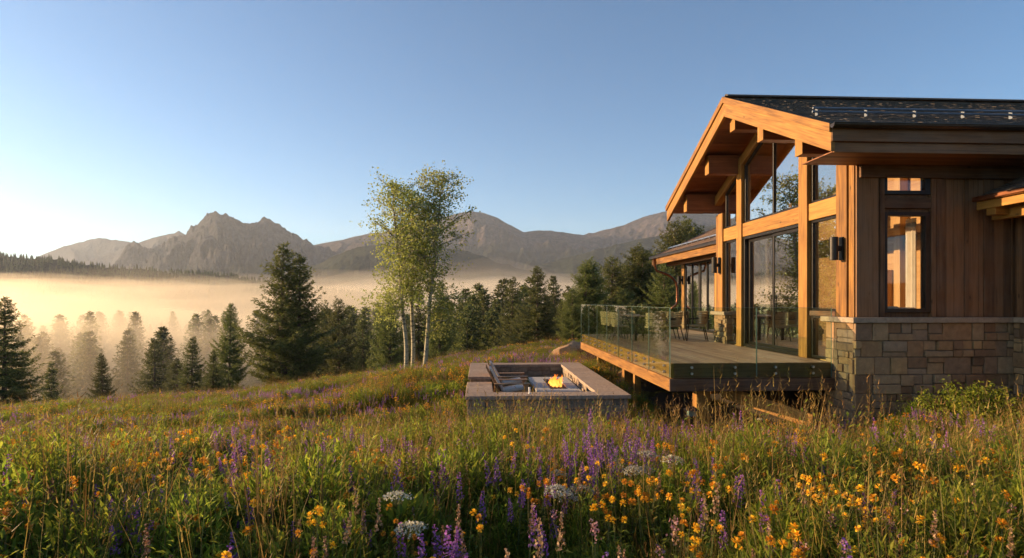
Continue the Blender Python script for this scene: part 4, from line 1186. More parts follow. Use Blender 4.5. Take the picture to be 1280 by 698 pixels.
T_('p2', 764, 55, 323, 1.42, "pine behind the dining table, left of the twin topped one")
T_('p1', 797, 56, 308, 1.49, "twin topped pine behind the dining table")
T_('p3', 829, 46, 330, 1.35, "dense pine filling the gap beside the downspout of the wing")
T_('p2', 779, 48, 362, 1.56, "low pine in front of the twin topped one")
T_('p2', 845, 72, 279, 1.21, "slender pine whose top shows above the wing roof, left of its neighbour")
T_('p1', 864, 76, 275, 1.21, "pine whose top shows above the wing roof beside the gable")
T_('p3', 885, 60, 330, 1.42, "pine hidden behind the wing of the house")
for q, (k_, px_, d_, t_, w_) in enumerate((('p3', 745, 62, 340, 1.3), ('p2', 815, 66, 318, 1.4), ('p3', 780, 64, 332, 1.4), ('f2', 628, 112, 352, 1.3), ('f1', 662, 118, 350, 1.3), ('f0', 685, 88, 372, 1.3), ('f4', 600, 118, 358, 1.3), ('f3', 646, 92, 374, 1.2), ('s4', 703, 66, 378, 1.3), ('f2', 582, 96, 384, 1.3), ('f4', 614, 94, 388, 1.3), ('f0', 565, 100, 380, 1.2), ('s1', 536, 80, 384, 1.3), ('f3', 440, 120, 396, 1.2))):
    T_(k_, px_, d_, t_, w_, "dark conifer filling the second row of the wood behind the meadow crest", group="conifers of the second row behind the meadow crest")
# conifers veiled by the valley mist
rr = np.random.default_rng(41)
FG = "mist veiled conifers in the valley behind the meadow"; n = 0; used = []
while n < 140:
    d = rr.uniform(150, 420) if n > 26 else rr.uniform(110, 200); px = rr.uniform(-60, 735)
    if px > 520 and d > 260: continue
    if px < 380 and d < 130 and rr.random() < .6: continue
    x = (px - 640) / F * d
    if any((x - a) ** 2 + (d - b) ** 2 < 20 for a, b in used): continue
    used.append((x, d))
    ty = (rr.uniform(408, 446) if d < 190 else rr.uniform(380, 412)) - (14 if px > 380 else 0) - (14 if px > 540 else 0); h = float(np.clip(E + (376 - ty) / F * d - g1(x, d), 9, 34))
    e = link("valley_conifer", None); e.location = (x, d, E + (376 - ty) / F * d - h if h < 34 and h > 9 else g1(x, d) - .3); e.rotation_euler = (0, 0, rr.uniform(0, 6.28)); s = h / 20; w = s * rr.uniform(.9, 1.35); e.scale = (w, w, s)
    tag(e, "mist veiled dark conifer among many like it in the valley", "tree", FG)
    tk, cr = TREES['f%d' % rr.integers(0, 5)]; link("trunk", tk, e); link("crown", cr, e); n += 1

# --- three aspens
def aspen(seed, base, H, px_curve, crown_z, spread, nleaf, low, lab):
    """px_curve: sideways offset of the stem along its height"""
    r = np.random.default_rng(seed)
    e = link("aspen_tree", None); x, y = base; e.location = (x, y, g1(x, y) - .1)
    tag(e, lab, "tree", "aspens on the meadow")
    tr = MB(); zs = np.linspace(0, H * .97, 22)
    off = np.interp(zs / H, np.linspace(0, 1, len(px_curve)), px_curve)
    oy = .12 * np.sin(zs * .5 + seed)
    AX = np.stack([off + .03 * np.sin(zs * 1.3), oy, zs], 1)
    tr.tube([a for a in AX], [max(.012, .105 * (1 - z / H) ** .8 + .012 + (.04 if z < .3 else 0)) for z in zs], 9, rn=.5, cap=False)
    Pc = []
    def at(z): return np.array([np.interp(z, zs, AX[:, k]) for k in range(3)])
    def branch(z, a, L, up, dens=1):
        b0 = at(z); dh = np.array([math.cos(a), math.sin(a), 0]); pts = []
        for s in np.linspace(0, 1, 6): pts.append(b0 + dh * L * s + np.array([0, 0, 1]) * (up * L * s - .10 * L * s * s) + r.normal(0, .02 * L, 3) * (s > 0))
        tr.tube(pts, [.012 + .014 * L * (1 - i / 6) for i in range(6)], 5, rn=.4, cap=False)
        P = np.array(pts)
        for i in range(2, 6):
            m = int((3 + 3 * L) * dens)
            for _ in range(m):
                c = P[i] + r.normal(0, .14 + .15 * L, 3) * (1, 1, .8); Pc.append(c)
                if r.random() < .25: tr.tube([P[i], (P[i] + c) / 2 + (0, 0, .04), c], [.008, .006, .004], 3, rn=.4, cap=False)
    z = crown_z * H
    while z < H * .96:
        t = (z / H - crown_z) / (1 - crown_z); Lm = spread * (math.sin(math.pi * min(1, .18 + .74 * t)) ** .8) * 1.0 + .12
        for _ in range(3):
            branch(z + r.uniform(-.1, .1), r.uniform(0, 6.28), Lm * r.uniform(.5, 1.15), r.uniform(.45, .95))
        z += .27
    for (zf, a, L, up) in low: branch(zf * H, a, L, up, 3)
    tops = np.stack([at(H * .96) + r.normal(0, .14, 3) for _ in range(12)]); Pc = np.concatenate([np.array(Pc), tops])
    n = nleaf; idx = r.integers(0, len(Pc), n); c = Pc[idx] + r.normal(0, .12, (n, 3)) * (1, 1, .8)
    nr = nrmz(r.normal(0, 1, (n, 3)) + (0, -.2, 0)); a_ = nrmz(np.cross(nr, r.normal(0, 1, (n, 3)))); b_ = np.cross(nr, a_); sz = r.uniform(.034, .058, (n, 1))
    V = np.stack([c - a_ * sz, c - b_ * sz * .9, c + a_ * sz * 1.1, c + b_ * sz * .9], 1).reshape(-1, 3)
    link("crown", np_mesh("crown", V, np.arange(4 * n).reshape(-1, 4), M['aspen'], np.clip(r.normal(.5, .25, n), 0, 1)), e)
    link("trunk", tr.mesh("trunk", M['aspenbark'], True), e)
A0 = 30.0
def ax_(px, d=A0): return ((px - 640) / F * d, d)
aspen(1, ax_(507, 29.6), 9.75, [0, -.02, -.14, -.26, -.42, -.54, -.62], .36, 1.35, 9000, [(.36, 3.3, 1.5, .12), (.30, 3.0, 1.2, .25), (.40, 2.6, 1.3, .2), (.34, 4.2, .7, .2)], "left aspen of the three, with a low branch reaching left")
aspen(2, ax_(515, 30.6), 9.5, [0, .03, .03, .02, .02, .04, .06], .42, .85, 4600, [(.40, 1.2, .8, .2)], "thin straight middle aspen of the three")
aspen(3, ax_(530, 29.9), 10.15, [0, .14, .32, .48, .64, .82, .92], .38, 1.4, 9800, [(.24, -.2, 1.1, .3), (.29, .5, 1.3, .2), (.36, .1, 1.7, .1), (.32, 5.8, 1.1, .05), (.20, .3, .7, .3)], "right aspen of the three, leaning right with hanging low branches")

# ================================================================== SCATTERED STUFF (instances of small plants)
def scatter(name, protos, P, rot, scl, idx, label=None):
    """one object: geometry nodes put the small plant meshes on the points"""
    col = bpy.data.collections.new(name + "_sources")
    for i, me in enumerate(protos):
        o = bpy.data.objects.new("%s_source_%02d" % (name, i), me); col.objects.link(o)
    me = bpy.data.meshes.new(name); n = len(P)
    me.vertices.add(n); me.vertices.foreach_set("co", np.asarray(P, np.float32).ravel())
    for k, t, v in (("rot", 'FLOAT_VECTOR', rot), ("scl", 'FLOAT_VECTOR', scl)):
        a = me.attributes.new(k, t, 'POINT'); a.data.foreach_set("vector", np.asarray(v, np.float32).ravel())
    a = me.attributes.new("idx", 'INT', 'POINT'); a.data.foreach_set("value", np.asarray(idx, np.int32))
    o = link(name, me); tag(o, label, None, None, 'stuff')
    ng = bpy.data.node_groups.new(name, 'GeometryNodeTree')
    ng.interface.new_socket("Geometry", in_out='INPUT', socket_type='NodeSocketGeometry'); ng.interface.new_socket("Geometry", in_out='OUTPUT', socket_type='NodeSocketGeometry')
    N = ng.nodes; L = ng.links; gi = N.new("NodeGroupInput"); go = N.new("NodeGroupOutput")
    iop = N.new("GeometryNodeInstanceOnPoints"); ci = N.new("GeometryNodeCollectionInfo"); ci.inputs['Collection'].default_value = col
    ci.inputs['Separate Children'].default_value = True; ci.inputs['Reset Children'].default_value = True
    def na(k, t):
        q = N.new("GeometryNodeInputNamedAttribute"); q.data_type = t; q.inputs[0].default_value = k; return q.outputs[0]
    L.new(gi.outputs[0], iop.inputs['Points']); L.new(ci.outputs[0], iop.inputs['Instance']); iop.inputs['Pick Instance'].default_value = True
    L.new(na("idx", 'INT'), iop.inputs['Instance Index'])
    L.new(na("rot", 'FLOAT_VECTOR'), iop.inputs['Rotation']); L.new(na("scl", 'FLOAT_VECTOR'), iop.inputs['Scale'])
    L.new(iop.outputs[0], go.inputs[0])
    md = o.modifiers.new("scatter", 'NODES'); md.node_group = ng
    return o
class PB:
    """small plant builder: quads/tris with material slots, numpy lists"""
    def __init__(self): self.v = []; self.f = []; self.rn = []; self.mi = []
    def quad(self, a, b, c, d, rn, mi):
        n = len(self.v); self.v += [a, b, c, d]; self.f.append((n, n + 1, n + 2, n + 3)); self.rn.append(rn); self.mi.append(mi)
    def blade(self, base, d, L, w, bend, rn, mi, seg=3):
        """tapered curved strip"""
        base = np.array(base, float); d = nrmz(np.array(d, float)); h = np.array([d[0], d[1], 0.0]); hn = np.linalg.norm(h)
        h = h / hn if hn > 1e-4 else np.array([1.0, 0, 0]); s = np.array([-h[1], h[0], 0]); pr = None
        for i in range(seg + 1):
            t = i / seg; p = base + d * L * t + h * bend * L * t * t - np.array([0, 0, 1]) * bend * L * t * t * .55
            ww = w * (1 - t) ** .6 * .5 + (w * .03)
            cur = (p - s * ww, p + s * ww)
            if pr: self.quad(pr[0], pr[1], cur[1], cur[0], rn, mi)
            pr = cur
    def leaf(self, base, d, L, w, rn, mi, droop=.3):
        base = np.array(base, float); d = nrmz(np.array(d, float)); s = nrmz(np.cross(d, (0, 0, 1.0)) + 1e-5); 
        m = base + d * L * .45 + np.array([0, 0, .04 * L]); t = base + d * L - np.array([0, 0, droop * L])
        self.quad(base, m + s * w * .5, t, m - s * w * .5, rn, mi)
    def dot(self, c, r_, rn, mi, k=4, R=random):
        for _ in range(k):
            q = nrmz(np.array([R.gauss(0, 1) for _ in range(3)])); a = nrmz(np.cross(q, [.3, .5, .8])); b = np.cross(q, a)
            o_ = np.array(c) + q * r_ * .55
            self.quad(o_ - a * r_ * .62, o_ - b * r_ * .62, o_ + a * r_ * .62, o_ + b * r_ * .62, min(1, max(0, rn + R.uniform(-.3, .3))), mi)
    def mesh(self, name, mats):
        me = bpy.data.meshes.new(name); me.from_pydata([tuple(p) for p in self.v], [], self.f)
        at = me.attributes.new("rnd", 'FLOAT', 'FACE'); at.data.foreach_set("value", np.array(self.rn, np.float32))
        for m in mats: me.materials.append(m)
        me.polygons.foreach_set("material_index", np.array(self.mi, np.int32)); me.update(); return me
R = random.Random(5)
def grass_clump(n, h, spread, w, dry=.15, seeds=.0, lean=.35):
    p = PB()
    for _ in range(n):
        a = R.uniform(0, 6.28); q = abs(R.gauss(0, spread)); b = (math.cos(a) * q, math.sin(a) * q, -.03)
        a2 = a + R.gauss(0, 1.1); t = abs(R.gauss(0, lean * 1.5)); L = h * R.uniform(.5, 1.15); mi = 1 if R.random() < dry else 0
        p.blade(b, (math.cos(a2) * t, math.sin(a2) * t, 1), L, w * R.uniform(.6, 1.3), R.uniform(.05, .5), R.random(), mi)
    for _ in range(int(n * seeds)):
        a = R.uniform(0, 6.28); q = abs(R.gauss(0, spread)); L = h * R.uniform(1.1, 1.65); t = abs(R.gauss(0, .14)); d = nrmz(np.array([math.cos(a) * t, math.sin(a) * t, 1]))
        b = np.array([math.cos(a) * q, math.sin(a) * q, 0]); p.blade(b, d, L, .004, .08, R.random(), 1)
        for k in range(6): p.blade(b + d * L * (.80 + .03 * k), (R.gauss(0, .5), R.gauss(0, .5), 1), .028, .0045, .1, R.random(), 1, 1)
    return p.mesh("grass_clump", [M['grass'], M['dry']])
def forb_clump(n, h, ll, lw, mat_='forb', spread=.09):
    p = PB()
    for _ in range(n):
        a = R.uniform(0, 6.28); t = abs(R.gauss(0, .28)); d = nrmz(np.array([math.cos(a) * t, math.sin(a) * t, 1])); L = h * R.uniform(.55, 1.1); b = np.array([math.cos(a) * spread * R.random(), math.sin(a) * spread * R.random(), -.02])
        p.blade(b, d, L, .006, .06, R.random(), 1, 3)
        m = int(L / .035)
        for k in range(3, m):
            f = k / m; a3 = R.uniform(0, 6.28); u_ = R.uniform(.1, .8)
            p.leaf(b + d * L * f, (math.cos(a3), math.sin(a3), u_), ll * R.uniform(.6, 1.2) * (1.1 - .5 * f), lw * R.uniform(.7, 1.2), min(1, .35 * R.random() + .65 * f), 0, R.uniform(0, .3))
    return p.mesh("forb_clump", [M[mat_], M['stem']])
def flower_plant(kind, h, heads=1, scale=1.0, leaves=True, part=None):
    """part None: everything; 'stem' / 'head': only that"""
    p = PB(); rs = random.Random(R.randint(0, 10 ** 6))
    for q in range(heads):
        a = rs.uniform(0, 6.28); t = rs.uniform(0, .22) if heads > 1 else rs.uniform(0, .08); d = nrmz(np.array([math.cos(a) * t, math.sin(a) * t, 1])); L = h * rs.uniform(.82, 1.08); b = np.array([rs.gauss(0, .015), rs.gauss(0, .015), -.03])
        yield_stem = part in (None, 'stem')
        if yield_stem:
            p.blade(b, d, L, .007, .02, rs.random(), 0, 4); p.blade(b, (d[0] + .02, d[1] + .01, d[2]), L, .006, .02, rs.random(), 0, 4)
            if leaves:
                for k in range(9):
                    f = rs.uniform(.08, .7); a3 = rs.uniform(0, 6.28); p.leaf(b + d * L * f, (math.cos(a3), math.sin(a3), .5), rs.uniform(.05, .10), .018, rs.random(), 1)
        tip = b + d * L + np.array([d[0], d[1], -.3]) * .02 * L
        if part in (None, 'head'):
            if kind == 'purple' or kind == 'seed':
                n = 15 if kind == 'purple' else 12; sl = (.17 if kind == 'purple' else .14) * scale
                for k in range(n):
                    f = k / (n - 1); rad = (.031 if kind == 'purple' else .018) * scale * (1 - f * .72)
                    for j in range(5):
                        a3 = rs.uniform(0, 6.28); p.dot(tip + d * sl * (f - .85) + np.array([math.cos(a3), math.sin(a3), 0]) * rad * .7, .0125 * scale * (1.1 - f * .4), .25 + .5 * rs.random(), 2, 1, rs)
            elif kind == 'yellow':
                m = 9; rad = .023 * scale
                for k in range(30):
                    v = nrmz(np.array([rs.gauss(0, 1), rs.gauss(0, 1), rs.gauss(.35, .8)])); s_ = np.cross(v, [.2, .5, .8]); s_ = nrmz(s_)
                    b2 = tip + v * rad * .35; e2 = tip + v * rad * rs.uniform(.9, 1.15); p.quad(b2 - s_ * rad * .14, e2 - s_ * rad * .25, e2 + s_ * rad * .25, b2 + s_ * rad * .14, rs.random(), 2)
            elif kind == 'pink':
                for k in range(22): p.dot(tip + np.array([rs.gauss(0, .010), rs.gauss(0, .010), rs.gauss(0, .016)]) * scale, .009 * scale, rs.random(), 2, 1, rs)
            elif kind == 'umbel':
                rr_ = .075 * scale
                for k in range(26):
                    a3 = k * 2.4; q_ = math.sqrt((k + .5) / 26) * rr_; c = tip + np.array([math.cos(a3) * q_, math.sin(a3) * q_, .03 * scale * (1 - (q_ / rr_) ** 2)])
                    p.blade(tip - np.array([0, 0, .05]), c - tip + np.array([0, 0, .05]), np.linalg.norm(c - tip + np.array([0, 0, .05])), .003, 0, .5, 0, 1)
                    for j in range(9): p.dot(c + np.array([rs.gauss(0, .008), rs.gauss(0, .008), rs.gauss(0, .003)]), .0095, rs.random(), 2, 1, rs)
            elif kind == 'daisy':
                for k in range(15):
                    a3 = k * 6.283 / 15; p.leaf(tip, (math.cos(a3), math.sin(a3) - .3, .45 + .3 * math.sin(a3)), .062 * scale, .017 * scale, rs.random(), 2, .05)
    mk = {'purple': M['purple'], 'seed': M['tawny'], 'yellow': M['yellow'], 'pink': M['pink'], 'umbel': M['cream'], 'daisy': M['cream']}[kind]
    return p.mesh(kind + "_flower", [M['stem'], M['forb'], mk])

# keep-out areas in plan
def inside(X, Y):
    c, s = math.cos(HR), math.sin(HR)
    u = (X - HO.x) * c + (Y - HO.y) * s; v = -(X - HO.x) * s + (Y - HO.y) * c
    a = (X - PO.x) * c + (Y - PO.y) * s; b = -(X - PO.x) * s + (Y - PO.y) * c
    hs = (u > -.15) & (v > -.18) & (v < 15); hs |= (u > 2.85) & (v > -3.05); dkk = (u > -3.15) & (v > .85) & (v < 10.8); pt = (a > -.12) & (a < 3.4) & (b > -.12) & (b < 6.45)
    return hs | dkk | pt, dkk
def pts_in_view(n, d0, d1, power=1.0, r=rng, margin=1.12, xmax=None):
    """random points in front of the camera between two distances (wider than the view)"""
    t = r.random(n); D_ = (d0 ** (power + 1) + t * (d1 ** (power + 1) - d0 ** (power + 1))) ** (1 / (power + 1))
    X = r.uniform(-1, 1, n) * (.854 * margin * D_ + 3.2); ins, _ = inside(X, D_)
    k = ~ins; X = X[k]; D_ = D_[k]
    return X, D_
green = [grass_clump(110, .27, .12, .006, .06, 0, .5), grass_clump(120, .22, .15, .005, .08, 0, .6), grass_clump(90, .34, .11, .0065, .05, .02, .4), grass_clump(100, .20, .15, .0055, .10, 0, .6)]
dry = [grass_clump(44, .40, .12, .0045, .8, .22), grass_clump(36, .46, .11, .0045, .75, .25), grass_clump(50, .34, .14, .005, .7, .15)]
def cushion(rad, h, n, ll, lw, stalks):
    """a low leafy mound: leaves over a dome, short stalks standing out of it"""
    p = PB()
    for _ in range(n):
        a = R.uniform(0, 6.28); q = math.sqrt(R.random()); x, y = math.cos(a) * q * rad, math.sin(a) * q * rad
        z = h * (1 - .75 * q * q) * R.uniform(.55, 1.08) ** .7
        o = nrmz(np.array([x / rad * .9 + R.gauss(0, .35), y / rad * .9 + R.gauss(0, .35), .75 + R.gauss(0, .25)]))
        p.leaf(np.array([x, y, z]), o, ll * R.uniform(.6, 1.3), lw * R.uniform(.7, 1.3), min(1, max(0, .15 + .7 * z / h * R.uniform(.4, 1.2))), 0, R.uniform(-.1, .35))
    for _ in range(stalks):
        a = R.uniform(0, 6.28); q = rad * .8 * math.sqrt(R.random()); t = R.gauss(0, .18); d = nrmz(np.array([math.cos(a) * t, math.sin(a) * t, 1])); b = np.array([math.cos(a) * q, math.sin(a) * q, 0]); L = h * R.uniform(1.1, 1.5)
        p.blade(b, d, L, .005, .05, R.random(), 1, 3)
        for k in range(7):
            a3 = R.uniform(0, 6.28); p.leaf(b + d * L * (.45 + .08 * k), (math.cos(a3), math.sin(a3), .7), ll * .6, lw * .7, .4 + .6 * R.random(), 0, .1)
    return p.mesh("leaf_mound", [M['forb'], M['stem']])
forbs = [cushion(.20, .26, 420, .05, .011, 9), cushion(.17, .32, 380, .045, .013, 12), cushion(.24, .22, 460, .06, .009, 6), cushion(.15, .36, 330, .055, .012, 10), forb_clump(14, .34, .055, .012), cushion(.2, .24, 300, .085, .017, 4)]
fl_y = [flower_plant('yellow', .50, 6, .72), flower_plant('yellow', .46, 8, .78), flower_plant('yellow', .55, 5, .68)]
fl_p = [flower_plant('purple', .50, 4, .9), flower_plant('purple', .46, 5, .85), flower_plant('purple', .54, 3, .95)]
fl_t = [flower_plant('seed', .50, 4, .75), flower_plant('pink', .46, 5, .85), flower_plant('seed', .54, 3, .75)]
def do_scatter(name, protos, X, Y, s0, s1, far_boost, label, seed, hmod=None, fl=False):
    r = np.random.default_rng(seed); n = len(X); Z = G(X, Y); d = np.hypot(X, Y)
    s = r.uniform(s0, s1, n) * (.8 + .2 * sstep(2, 5, d) - .35 * sstep(6, 20, d))
    if hmod is not None: s = s * (hmod(X, Y) if not fl else np.clip(hmod(X, Y), .5, 1.1) * (1 - .2 * sstep(7.5, 9.5, Y) * sstep(18, 13, Y)))
    rot = np.stack([r.normal(0, .06, n), r.normal(0, .06, n), r.uniform(0, 6.28, n)], 1)
    wid = s * (1 + .4 * sstep(6, 14, d) + 2.2 * far_boost * sstep(12, 50, d))
    if fl: wid = np.minimum(s, 1.15) * (1 + .6 * sstep(14, 45, d))
    scatter(name, protos, np.stack([X, Y, Z], 1), rot, np.stack([wid, wid, s], 1), r.integers(0, len(protos), n), label)
def patch(X, Y, f, sd): return fbm(X * f + sd, Y * f * 1.6 - sd, 3)
def hm(X, Y): return np.clip(.95 + .8 * patch(X, Y, .36, 3.0) + .65 * patch(X, Y, .8, 13.0), .3, 1.65) * (1 - .16 * sstep(7.5, 9.5, Y) * sstep(1.5, 3.5, X) * sstep(18, 13, Y))
def thin(X, Y, keep, r=rng):
    k = r.random(len(X)) < keep; return X[k], Y[k]
def mix3(n_near, n_mid, n_far):
    A = [pts_in_view(int(n_near * 1.6), 1.3, 9, .8), pts_in_view(int(n_mid * 1.22), 9, 24, .8), pts_in_view(n_far, 24, 64, .5)]
    return np.concatenate([a[0] for a in A]), np.concatenate([a[1] for a in A])
QD = 1.0
X, Y = mix3(int(3800 * QD), int(9000 * QD), int(12000 * QD)); do_scatter("meadow_grass", green, X, Y, .75, 1.25, .35, "green grass growing all over the sloping meadow", 1, hm)
X, Y = mix3(1000, 4600, 8500); X, Y = thin(X, Y, np.clip(.36 + .8 * patch(X, Y, .2, 9), .06, 1)); do_scatter("dry_grass", dry, X, Y, .7, 1.15, .2, "dry golden seed grass among the green meadow", 2, hm)
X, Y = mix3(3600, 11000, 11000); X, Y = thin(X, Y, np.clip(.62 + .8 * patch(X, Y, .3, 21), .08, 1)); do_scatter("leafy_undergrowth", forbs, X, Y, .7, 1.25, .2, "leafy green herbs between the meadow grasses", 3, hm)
X, Y = mix3(420, 8800, 11000); X, Y = thin(X, Y, np.clip(.36 + 1.2 * patch(X, Y, .16, 33) + .35 * (X < -1) * (Y < 30), .03, 1)); do_scatter("distant_yellow_flowers", fl_y, X, Y, .8, 1.2, .35, "small yellow flowers dotted over the farther meadow", 4, hm, True)
X, Y = mix3(520, 8500, 9500); X, Y = thin(X, Y, np.clip(.15 + 1.5 * patch(X, Y, .22, 47), .02, 1)); do_scatter("distant_purple_flowers", fl_p, X, Y, .8, 1.2, .35, "small purple flower spikes dotted over the farther meadow", 5, hm, True)
X, Y = mix3(420, 2600, 3600); X, Y = thin(X, Y, np.clip(.4 + .8 * patch(X, Y, .25, 58), .05, 1)); do_scatter("seed_stalks", fl_t, X, Y, .75, 1.15, .2, "brown and pinkish seed stalks among the grass", 6, hm, True)
# grass on the ground under the forest edge and on the far slope: rough tussocks
# ------------------------------------------------------------------ single flowers, the nearest ones
def spot(px, py, hgt, d0=2.4, d1=12.0):
    """where a plant of this height stands if its top is seen at this pixel"""
    best = None
    for d in np.linspace(d0, d1, 120):
        x = (px - 640) / F * d; z = E - (py - 376) / F * d
        e = abs(z - (g1(x, d) + hgt))
        if best is None or e < best[0]: best = (e, x, d)
    return best[1], best[2]
def flower_protos(kind, name, stemh, heads, scale, n=5):
    out = []
    for i in range(n):
        R.seed(100 + i * 7 + len(kind)); st = R.getstate()
        s_ = flower_plant(kind, stemh * (.85 + .08 * i), heads, scale, True, 'stem'); R.setstate(st); h_ = flower_plant(kind, stemh * (.85 + .08 * i), heads, scale, True, 'head')
        out.append((s_, h_))
    return out
FP = {'yellow': flower_protos('yellow', 'y', .52, 1, .95), 'purple': flower_protos('purple', 'p', .50, 1, 1.2), 'pink': flower_protos('pink', 'k', .46, 1, 1.1), 'umbel': flower_protos('umbel', 'u', .48, 1, 1.0), 'seed': flower_protos('seed', 's', .54, 1, 1.0), 'daisy': flower_protos('daisy', 'd', .3, 1, 1.1, 1)}
NM = {'yellow': ("yellow_flower", "small yellow orange flower head on a thin stem in the near meadow", "flower", "yellow flowers of the near meadow"),
      'purple': ("purple_flower_spike", "upright purple flower spike rising from the near meadow grass", "flower", "purple flower spikes of the near meadow"),
      'pink': ("pink_flower", "small dusty pink flower tuft among the near grass", "flower", "pink flower tufts of the near meadow"),
      'umbel': ("cream_umbel", "flat cream white umbel above the grass in front of the fire pit", "flower", "cream umbels of the meadow"),
      'seed': ("brown_seed_spike", "dry brown seed spike standing in the near meadow", "seed spike", "brown seed spikes of the near meadow"),
      'daisy': ("pale_daisy", "pale lilac daisy low at the bottom right corner of the meadow", "flower", None)}
SH_ = {'yellow': .54, 'purple': .52, 'pink': .48, 'umbel': .50, 'seed': .56, 'daisy': .32}
def flower(kind, x, y, s, lab=None, grp=True, vi=None):
    nm, lb, ct, gp = NM[kind]; vi = random.randrange(len(FP[kind])) if vi is None else vi
    e = link(nm, None); e.location = (x, y, g1(x, y)); e.rotation_euler = (random.gauss(0, .05), random.gauss(0, .05), random.uniform(0, 6.28)); e.scale = (s, s, s)
    tag(e, lab or lb, ct, gp if grp else None); st, hd = FP[kind][vi]; link("stem", st, e); link("flower_head", hd, e)
HERO = [('purple', 754, 668, .50, 1.15, "lone purple spike at the bottom edge, below the middle of the fire pit"),
        ('purple', 1067, 640, .55, 1.3, "tallest deep purple spike at the bottom right among pink tufts"),
        ('purple', 303, 643, .50, 1.1, "lone purple spike in the bottom left meadow"),
        ('purple', 913, 570, .6, 1.1, "slender lilac spike below the left end of the deck front"),
        ('purple', 715, 556, .6, 1.1, "tall purple spike just right of the front corner of the fire pit, behind the umbels"),
        ('daisy', 1252, 676, .32, 1.1, "pale lilac daisy low in the bottom right corner")]
for k, px, py, h_, s, lab in HERO:
    x, y = spot(px, py, h_ * .97 * s if False else SH_[k] * s * 1.0); flower(k, x, y, s, lab, False, 2 if k != 'daisy' else 0)
def cluster(kind, pts, s0=.85, s1=1.15):
    for px, py in pts:
        s = random.uniform(s0, s1); x, y = spot(px, py, SH_[kind] * s); flower(kind, x, y, s)
rp0 = np.random.default_rng(19)
cluster('purple', [(550, 636), (566, 648), (575, 655), (541, 652), (584, 660), (560, 668), (583, 690), (418, 562), (410, 574), (402, 570), (476, 586), (466, 582), (482, 584), (489, 588), (450, 582), (745, 580), (738, 590), (760, 590), (783, 552), (804, 558), (822, 548), (842, 552), (856, 560), (748, 570),
                   (1088, 530), (1094, 538), (1120, 534), (1128, 540), (1108, 545), (1146, 512), (1186, 520), (1194, 518), (1182, 545), (1168, 550), (1210, 512), (1220, 514), (1262, 524), (1272, 530), (1137, 492), (1132, 496), (1100, 492), (855, 590), (868, 600), (874, 598), (934, 546), (974, 536), (1050, 546), (1062, 542), (1240, 530),
                   (30, 620), (240, 622), (378, 585), (130, 560), (210, 545), (230, 540), (280, 540), (200, 548), (120, 552), (640, 560), (586, 560)])
cluster('purple', [(int(a), int(b)) for a, b in zip(rp0.uniform(640, 1275, 50), rp0.uniform(520, 640, 50))] + [(int(a), int(b)) for a, b in zip(rp0.uniform(5, 620, 44), rp0.uniform(545, 640, 44))], .75, 1.1)
cluster('umbel', [(512, 632), (530, 640), (700, 592), (712, 590), (792, 574), (800, 580), (815, 576), (764, 570), (780, 572), (952, 524), (735, 584), (840, 572), (690, 600), (486, 640)], .8, 1.2)
rp = np.random.default_rng(77)
cluster('yellow', [(int(a), int(b)) for a, b in zip(rp.normal(1080, 95, 130), rp.normal(575, 26, 130)) if b > 520 and a < 1278] + [(int(a), int(b)) for a, b in zip(rp.uniform(840, 1275, 66), rp.uniform(600, 690, 66))], .7, 1.2)
cluster('yellow', [(int(a), int(b)) for a, b in zip(rp.uniform(240, 640, 36), rp.uniform(600, 692, 36))] + [(int(a), int(b)) for a, b in zip(rp.uniform(0, 860, 44), rp.uniform(550, 620, 44))] + [(680, 574), (675, 602), (888, 560), (880, 668), (900, 664), (940, 682), (1010, 640), (968, 668)], .75, 1.1)
cluster('pink', [(968, 664), (1040, 650), (1050, 672), (1010, 655), (1030, 652), (737, 650), (742, 652)] + [(int(a), int(b)) for a, b in zip(rp.uniform(660, 1270, 30), rp.uniform(530, 680, 30))], .85, 1.2)
cluster('seed', [(int(a), int(b)) for a, b in zip(rp.uniform(10, 1270, 60), rp.uniform(560, 690, 60))] + [(240, 628), (470, 625), (1156, 640)], .8, 1.2)

# shrubs: in the bed by the deck, and the tall bush in front of the stone wall
def shrub(name, x, y, r0, h, n, m, lab, leafsz=.03, seed=1):
    r = np.random.default_rng(seed); e = link(name, None); e.location = (x, y, g1(x, y)); tag(e, lab, "shrub", None)
    tr = MB(); C_ = []
    for k in range(26):
        a = r.uniform(0, 6.28); q = r0 * math.sqrt(r.random()); hh = h * (1 - .45 * (q / r0) ** 2) * r.uniform(.75, 1.1); t = np.array([math.cos(a) * q, math.sin(a) * q, hh])
        tr.tube([(t[0] * .15, t[1] * .15, -.05), (t[0] * .6, t[1] * .6, hh * .5), tuple(t)], [.012, .008, .004], 4, cap=False)
        for f in np.linspace(.35, 1, 9): C_.append(np.array([t[0] * f, t[1] * f, hh * f]))
    C_ = np.array(C_); c = C_[r.integers(0, len(C_), n)] + r.normal(0, .075, (n, 3)); nr = nrmz(r.normal(0, 1, (n, 3))); a_ = nrmz(np.cross(nr, r.normal(0, 1, (n, 3)))); b_ = np.cross(nr, a_); sz = leafsz * r.uniform(.6, 1.2, (n, 1))
    V = np.stack([c - a_ * sz, c - b_ * sz * .45, c + a_ * sz, c + b_ * sz * .45], 1).reshape(-1, 3)
    link("foliage", np_mesh("foliage", V, np.arange(4 * n).reshape(-1, 4), M[m], r.random(n)), e); link("stem", tr.mesh("stem", M['bark'], True), e)
p = W(1.2, -1.15); shrub("leafy_bush", p.x, p.y, .85, .78, 5200, 'forb', "tall leafy green bush in front of the shaded stone wall", .035, 3)
p = W(2.2, -1.5); shrub("leafy_bush", p.x, p.y, .6, .62, 2800, 'forb', "lower leafy bush at the right end of the stone wall", .035, 4)
